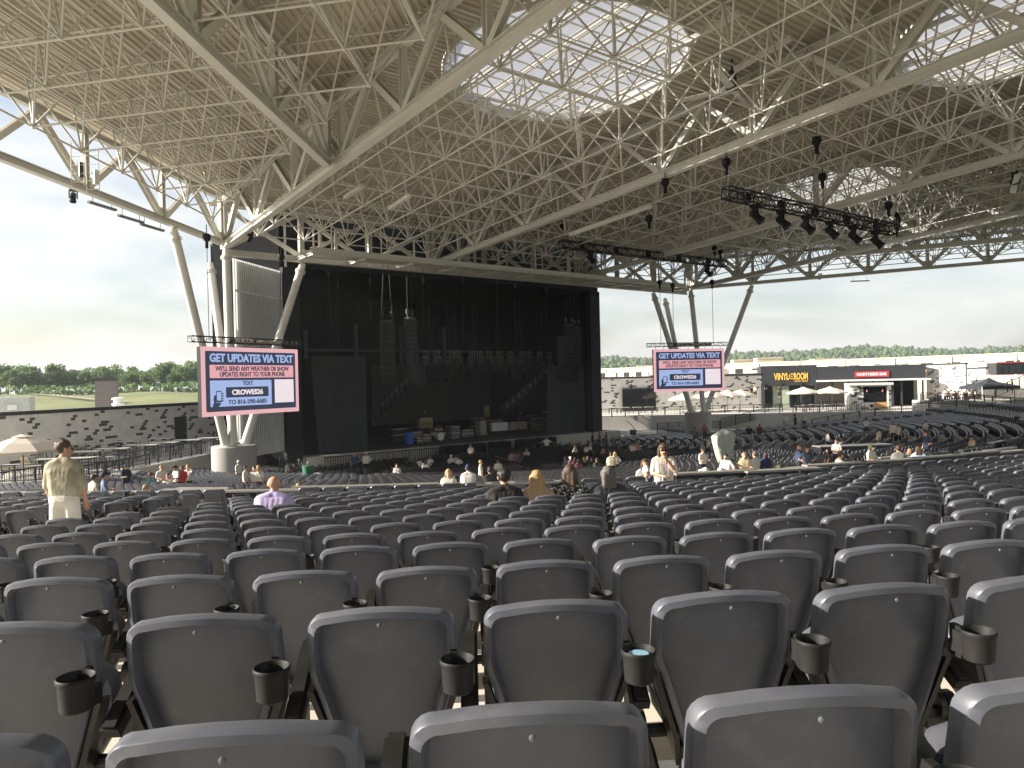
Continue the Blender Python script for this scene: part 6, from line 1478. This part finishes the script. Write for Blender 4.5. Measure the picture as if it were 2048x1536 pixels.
# far umbrellas on the plaza
for i, (px, py, d_, z) in enumerate(((1365, 786, 104, 0), (1402, 785, 106, 0), (1424, 780, 103, 0), (1454, 779, 105, 0), (1480, 778, 106, 0), (1607, 773, 100, 0), (1660, 772, 99, 0))):
    p = atd(px, py, d_); p.z = DECK_Z; umbrella('cream umbrella on the far plaza, %s from the left' % ordn(i+1), p, 2.1 if i < 5 else 2.35, atd(px, py, d_).z-DECK_Z-.1, 'far plaza umbrellas')
for i in range(10):
    p = wpt(1600+15*i, 97+(i % 3)); p.z = DECK_Z; patio_table('dining table on the far bar terrace, %s from the left' % ordn(i+1), p, 1.4, FWD-R(90), .9, 'far terrace tables')
for i in range(5):
    p = wpt(1225+24*i, 106); p.z = DECK_Z; patio_table('dark table behind the far plaza railing, %s from the left' % ordn(i+1), p, 1.3, FWD-R(90), .8, 'far plaza tables')
# black tent, stands, stair
c = atd(1978, 770, 88); t = empty('canopy_tent', Vector((c.x, c.y, DECK_Z)), 'black pop-up canopy tent with peaked top', 'tent')
hw = 2.25; e, f = cp(1, 0), cp(0, 1); zt_, ze, zv = atd(1978, 755, 88).z, atd(1978, 772, 88).z, atd(1978, 778, 88).z
K = [c+e*(s*hw)+f*(u*hw) for s, u in ((-1, -1), (1, -1), (1, 1), (-1, 1))]; M_tent = mat('black_canvas', (.03, .034, .042), .9, 0, .2, 1)
b = MB()
for i in range(4):
    A1, A2 = K[i].copy(), K[(i+1) % 4].copy(); A1.z = A2.z = ze; m1, m2 = A1.lerp(c, .7), A2.lerp(c, .7); m1.z = m2.z = ze+(zt_-ze)*.45; tp_ = Vector((c.x, c.y, zt_))
    b.quad(A1, A2, m2, m1); b.add([m1, m2, tp_], [(0, 1, 2)]); v1, v2 = A1.copy(), A2.copy(); v1.z = v2.z = zv; b.quad(A1, A2, v2, v1)
b.build('canopy', M_tent, t)
for k in K: MB().tube((k.x, k.y, DECK_Z), (k.x, k.y, ze), .035, 6).build('leg', M_white, t)
p1_, p2_ = atd(1880, 806, 86), atd(2060, 806, 84)
t = empty('viewing_platform', Vector((p1_.x, p1_.y, DECK_Z)), 'pale concrete platform edge behind the sunlit seats', 'platform')
for i in range(6):
    a, c_ = p1_.lerp(p2_, i/6), p1_.lerp(p2_, (i+.96)/6); n2 = cp(0, 1)
    MB().prism([Vector((v.x, v.y, DECK_Z)) for v in (a, c_, c_+n2*6, a+n2*6)], (0, 0, max(.2, -3.6-DECK_Z+.1*(i % 2)))).build('block', M_conc, t)
railing('black railing of the far stair and stands', [atd(1992, 795, 86), atd(2062, 765, 86)], 0, 1.2, 1.2, infill=.3); railing('second black railing on the far stands', [atd(1990, 805, 84), atd(2070, 803, 82)], 0, 1.4, 1.4, infill=.3)
# low grey partitions and bar counter among the far seats
for i, (px, py, w, lb) in enumerate(((1718, 868, 2.4, 'low grey partition panel by the middle aisle, left one'), (1738, 868, 2.4, 'low grey partition panel by the middle aisle, right one'))):
    p = stand_at(px-2, py-4, .9, 40); t = empty('partition', p, lb, 'partition'); MB().box(p+Vector((0, 0, .45)), (w, .12, .85), FWD-R(90)).build('panel', mat('partition_grey', (.26, .27, .29), .5), t); MB().box(p+Vector((0, 0, .9)), (w+.05, .16, .05), FWD-R(90)).build('cap', M_char, t)
p = stand_at(1705, 890, 1.05, 35); t = empty('bar_counter', p, 'dark service counter with pale top among the far boxes', 'counter'); MB().box(p+Vector((0, 0, .5)), (4.5, .9, 1.0), FWD-R(84)).build('body', M_boxp, t); MB().box(p+Vector((0, 0, 1.03)), (4.7, 1.0, .05), FWD-R(84)).build('top', M_top, t)
p = stand_at(1448, 897, 2.3, 42, 75); t = empty('covered_mast', p, 'lighting stand shrouded in a pale green sheet', 'stand')
b = MB(); n = 18
rings = []
for k, (z, r_) in enumerate(((.2, .10), (.75, .45), (1.3, .62), (1.9, .80), (2.35, .86), (2.55, .55), (2.6, .1))):
    rings.append([p+Vector((r_*(1+.18*math.sin(5*a+k))*math.cos(a), .6*r_*(1+.18*math.sin(4*a))*math.sin(a), z+.06*math.sin(3*a+k))) for a in [2*math.pi*i/n for i in range(n)]])
vs = [v for r_ in rings for v in r_]; fs = [(k*n+i, k*n+(i+1) % n, (k+1)*n+(i+1) % n, (k+1)*n+i) for k in range(6) for i in range(n)]
b.add(vs, fs).build('sheet', mat('pale_green_sheet', (.34, .37, .31), .9, 0, .1, 4), t, 60); MB().tube(p, p+Vector((0, 0, .4)), .05, 6).lathe([(.5, 0), (.45, .05)], p, 10).build('base', M_blackm, t)
# dark fenced pens round the far pier, stage-side tables, green bins
for i, (pts, lb) in enumerate((([(1315, 868), (1440, 862)], 'dark low fence before the far pier'), ([(1442, 858), (1560, 848)], 'dark low fence right of the far pier'), ([(560, 948), (640, 940)], 'dark low fence beside the near pier'), ([(1560, 846), (1640, 840)], 'dark low fence below the far concrete stair'))):
    railing(lb, [stand_at(x, y, 0.0, 45) for x, y in pts], 0, 1.25, 1.6, infill=.10)
for i, (px, py, lb) in enumerate(((616, 932, 'dark green cooler on a table by the stage corner'), (1266, 860, 'dark green cooler by the far stage steps'))):
    p = stand_at(px, py, 1.3, 40); t = empty('drinks_cooler', p, lb, 'cooler'); MB().lathe([(.34, .78), (.36, 1.3), (.30, 1.34)], p, 16).build('tub', mat('cooler_green', (.02, .13, .07), .5), t, 40); MB().box(p+Vector((0, 0, .74)), (1.6, .7, .05)).build('table_top', M_white, t)
    for s in (-.7, .7): MB().box(p+Vector((s, 0, .36)), (.05, .5, .72)).build('leg', M_alu, t)
# steps at the far end of the stage
t = empty('stage_steps', (59.5, 55.5, FLOOR_Z), 'black steel steps with rails at the far stage end', 'stairs')
for i in range(5): MB().box((59.2+.3*i, 55.3, STAGE_Z-.2-.2*i), (.28, 1.2, .05)).build('step', M_blackm, t)
MB().path([(58.8, 54.6, STAGE_Z+1), (59.2, 54.6, STAGE_Z+.9), (60.6, 54.6, FLOOR_Z+.9)], .03, 6).build('rail', M_blackm, t)

# ---------------------------------------------------------------- warehouses, hills
M_ware = mat('warehouse_cream', (.56, .49, .36), .8, 0, .06, .1); M_wred = mat('warehouse_red', (.25, .045, .045), .7, 0, .1, .2)
t, Fm, L, n = facade('long cream warehouse with flat roof beyond the plaza', 'warehouse', 1150, 2130, 272, 146, 3.25, GROUND_Z, 30, M_ware)
card(Fm, -L/2, L/2, 3.0, 3.3, .02, mat('roof_trim', (.5, .46, .38)), t, 'roof_trim', .3)
for i in range(10): card(Fm, (-.5+.1*i)*L+2, (-.5+.1*(i+1))*L-2, -1.6 if i % 2 else -1.5, -.2, .02, M_wred, t, 'red_band', .15)
wp = MB()
for i in range(26):
    x = (-.48+.038*i)*L; w = card(Fm, x, x+2.6, .35, 1.75, .02, M_dglass, t, 'window', .08); card(Fm, x-.1, x+2.7, .22, .34, .02, M_lblock, w, 'sill', .25) if False else None
for i in range(12): card(Fm, (-.47+.083*i)*L, (-.47+.083*i)*L+.35, GROUND_Z, 3.0, .02, M_lblock, t, 'downpipe', .3)
for i, (px, pw, zt__) in enumerate(((1290, 30, 3.9), (1492, 48, 4.6), (1540, 50, 4.9), (1660, 60, 3.9))):
    d_ = 272+(146-272)*(px-1150)/980; t2, F2, L2, n2 = facade('cream parapet block in front of the warehouse, %s from the left' % ordn(i+1), 'warehouse_block', px-pw/2, px+pw/2, d_-4, d_-4.5, zt__, GROUND_Z, 4, M_ware)
    card(F2, -L2*.5-.2, L2*.5+.2, zt__-.3, zt__+.05, .01, mat('roof_trim', (0, 0, 0)), t2, 'trim', .2)
for i in range(11):
    px = 1215+75*i+random.uniform(-15, 15); d_ = 262+(140-262)*(px-1150)/980; p = wpt(px, d_*.86); s_ = random.uniform(1.4, 2.4); tp = atd(px, 752-(px-1024)*.0225-random.uniform(0, 8), d_*.86).z
    t = empty('rooftop_unit', (p.x, p.y, tp-s_), 'boxy rooftop air unit before the warehouse, %s from the left' % ordn(i+1), 'air unit', 'rooftop air units')
    MB().box((p.x, p.y, tp-s_*.5), (s_*1.2, s_, s_), R(40)).build('body', random.choice([M_white, M_lblock, M_conc]), t); MB().lathe([(s_*.35, 0), (s_*.35, .2)], (p.x, p.y, tp), 12).build('fan_ring', M_char, t); MB().box((p.x, p.y, (tp-s_+GROUND_Z)/2), (.4, .4, tp-s_-GROUND_Z), R(40)).build('stand', M_char, t)
t, Fm, L, n = facade('low grey roof block behind the bars', 'roof_block', 1400, 1660, 128, 126, .25, GROUND_Z, 10, mat('roof_grey', (.2, .2, .21)))
b = MB(); n = 90; vs = []; fs = []
prof = [(700, GROUND_Z), (900, 4), (1150, 22), (1400, 34), (1700, 40), (2200, 30), (2600, GROUND_Z)]
hz_ = lambda i: .80+.13*math.sin(i*.13+1)+.07*math.sin(i*.37)+.10*(i/n)
for d_, z in prof:
    for i in range(n+1): a = R(-4+48*i/n); vs.append(cp(d_*math.tan(a), d_, GROUND_Z+(z-GROUND_Z)*hz_(i)))
for k in range(len(prof)-1):
    for i in range(n): fs.append((k*(n+1)+i, k*(n+1)+i+1, (k+1)*(n+1)+i+1, (k+1)*(n+1)+i))
tag(b.add(vs, fs).build('hills', mat('wooded_hill', (.05, .075, .03), .95, 0, .3, .02), None, 80), kind='structure')
w = MB()
for i in range(3800):
    f_ = random.random()*n; d_ = random.uniform(760, 1650); a = R(-4+48*f_/n); zz = np.interp(d_, [x for x, _ in prof], [y for _, y in prof]); base = GROUND_Z+(zz-GROUND_Z)*hz_(f_); h = random.uniform(9, 17)
    c = cp(d_*math.tan(a), d_, base+h*.55); mi = random.randrange(3)
    for q in range(5):
        o_ = c+Vector(RNG.normal(size=3))*h*.17; r_ = h*random.uniform(.16, .30); w.lathe([(r_*.35, -r_*.8), (r_*random.uniform(.8, 1.1), -r_*.2), (r_*.85, r_*.35), (r_*.2, r_*.9)], o_, 5, mi)
tag(w.build('far_woods', M_leaf), 'hazy wooded hills on the horizon', 'woods', kind='stuff')

# ---------------------------------------------------------------- summer haze between here and the hills
hm = bpy.data.materials.new('summer_haze'); hm.use_nodes = True; n_, l_ = hm.node_tree.nodes, hm.node_tree.links; n_.clear()
pv = n_.new('ShaderNodeVolumePrincipled'); pv.inputs['Color'].default_value = (.86, .92, 1, 1); pv.inputs['Density'].default_value = .00022; pv.inputs['Anisotropy'].default_value = .25
mo = n_.new('ShaderNodeOutputMaterial'); l_.new(pv.outputs[0], mo.inputs['Volume'])
hz = MB().box((300, 600, (GROUND_Z-1+75)/2), (6400, 6400, 75-GROUND_Z+1)).build('haze', hm); tag(hz, kind='stuff')
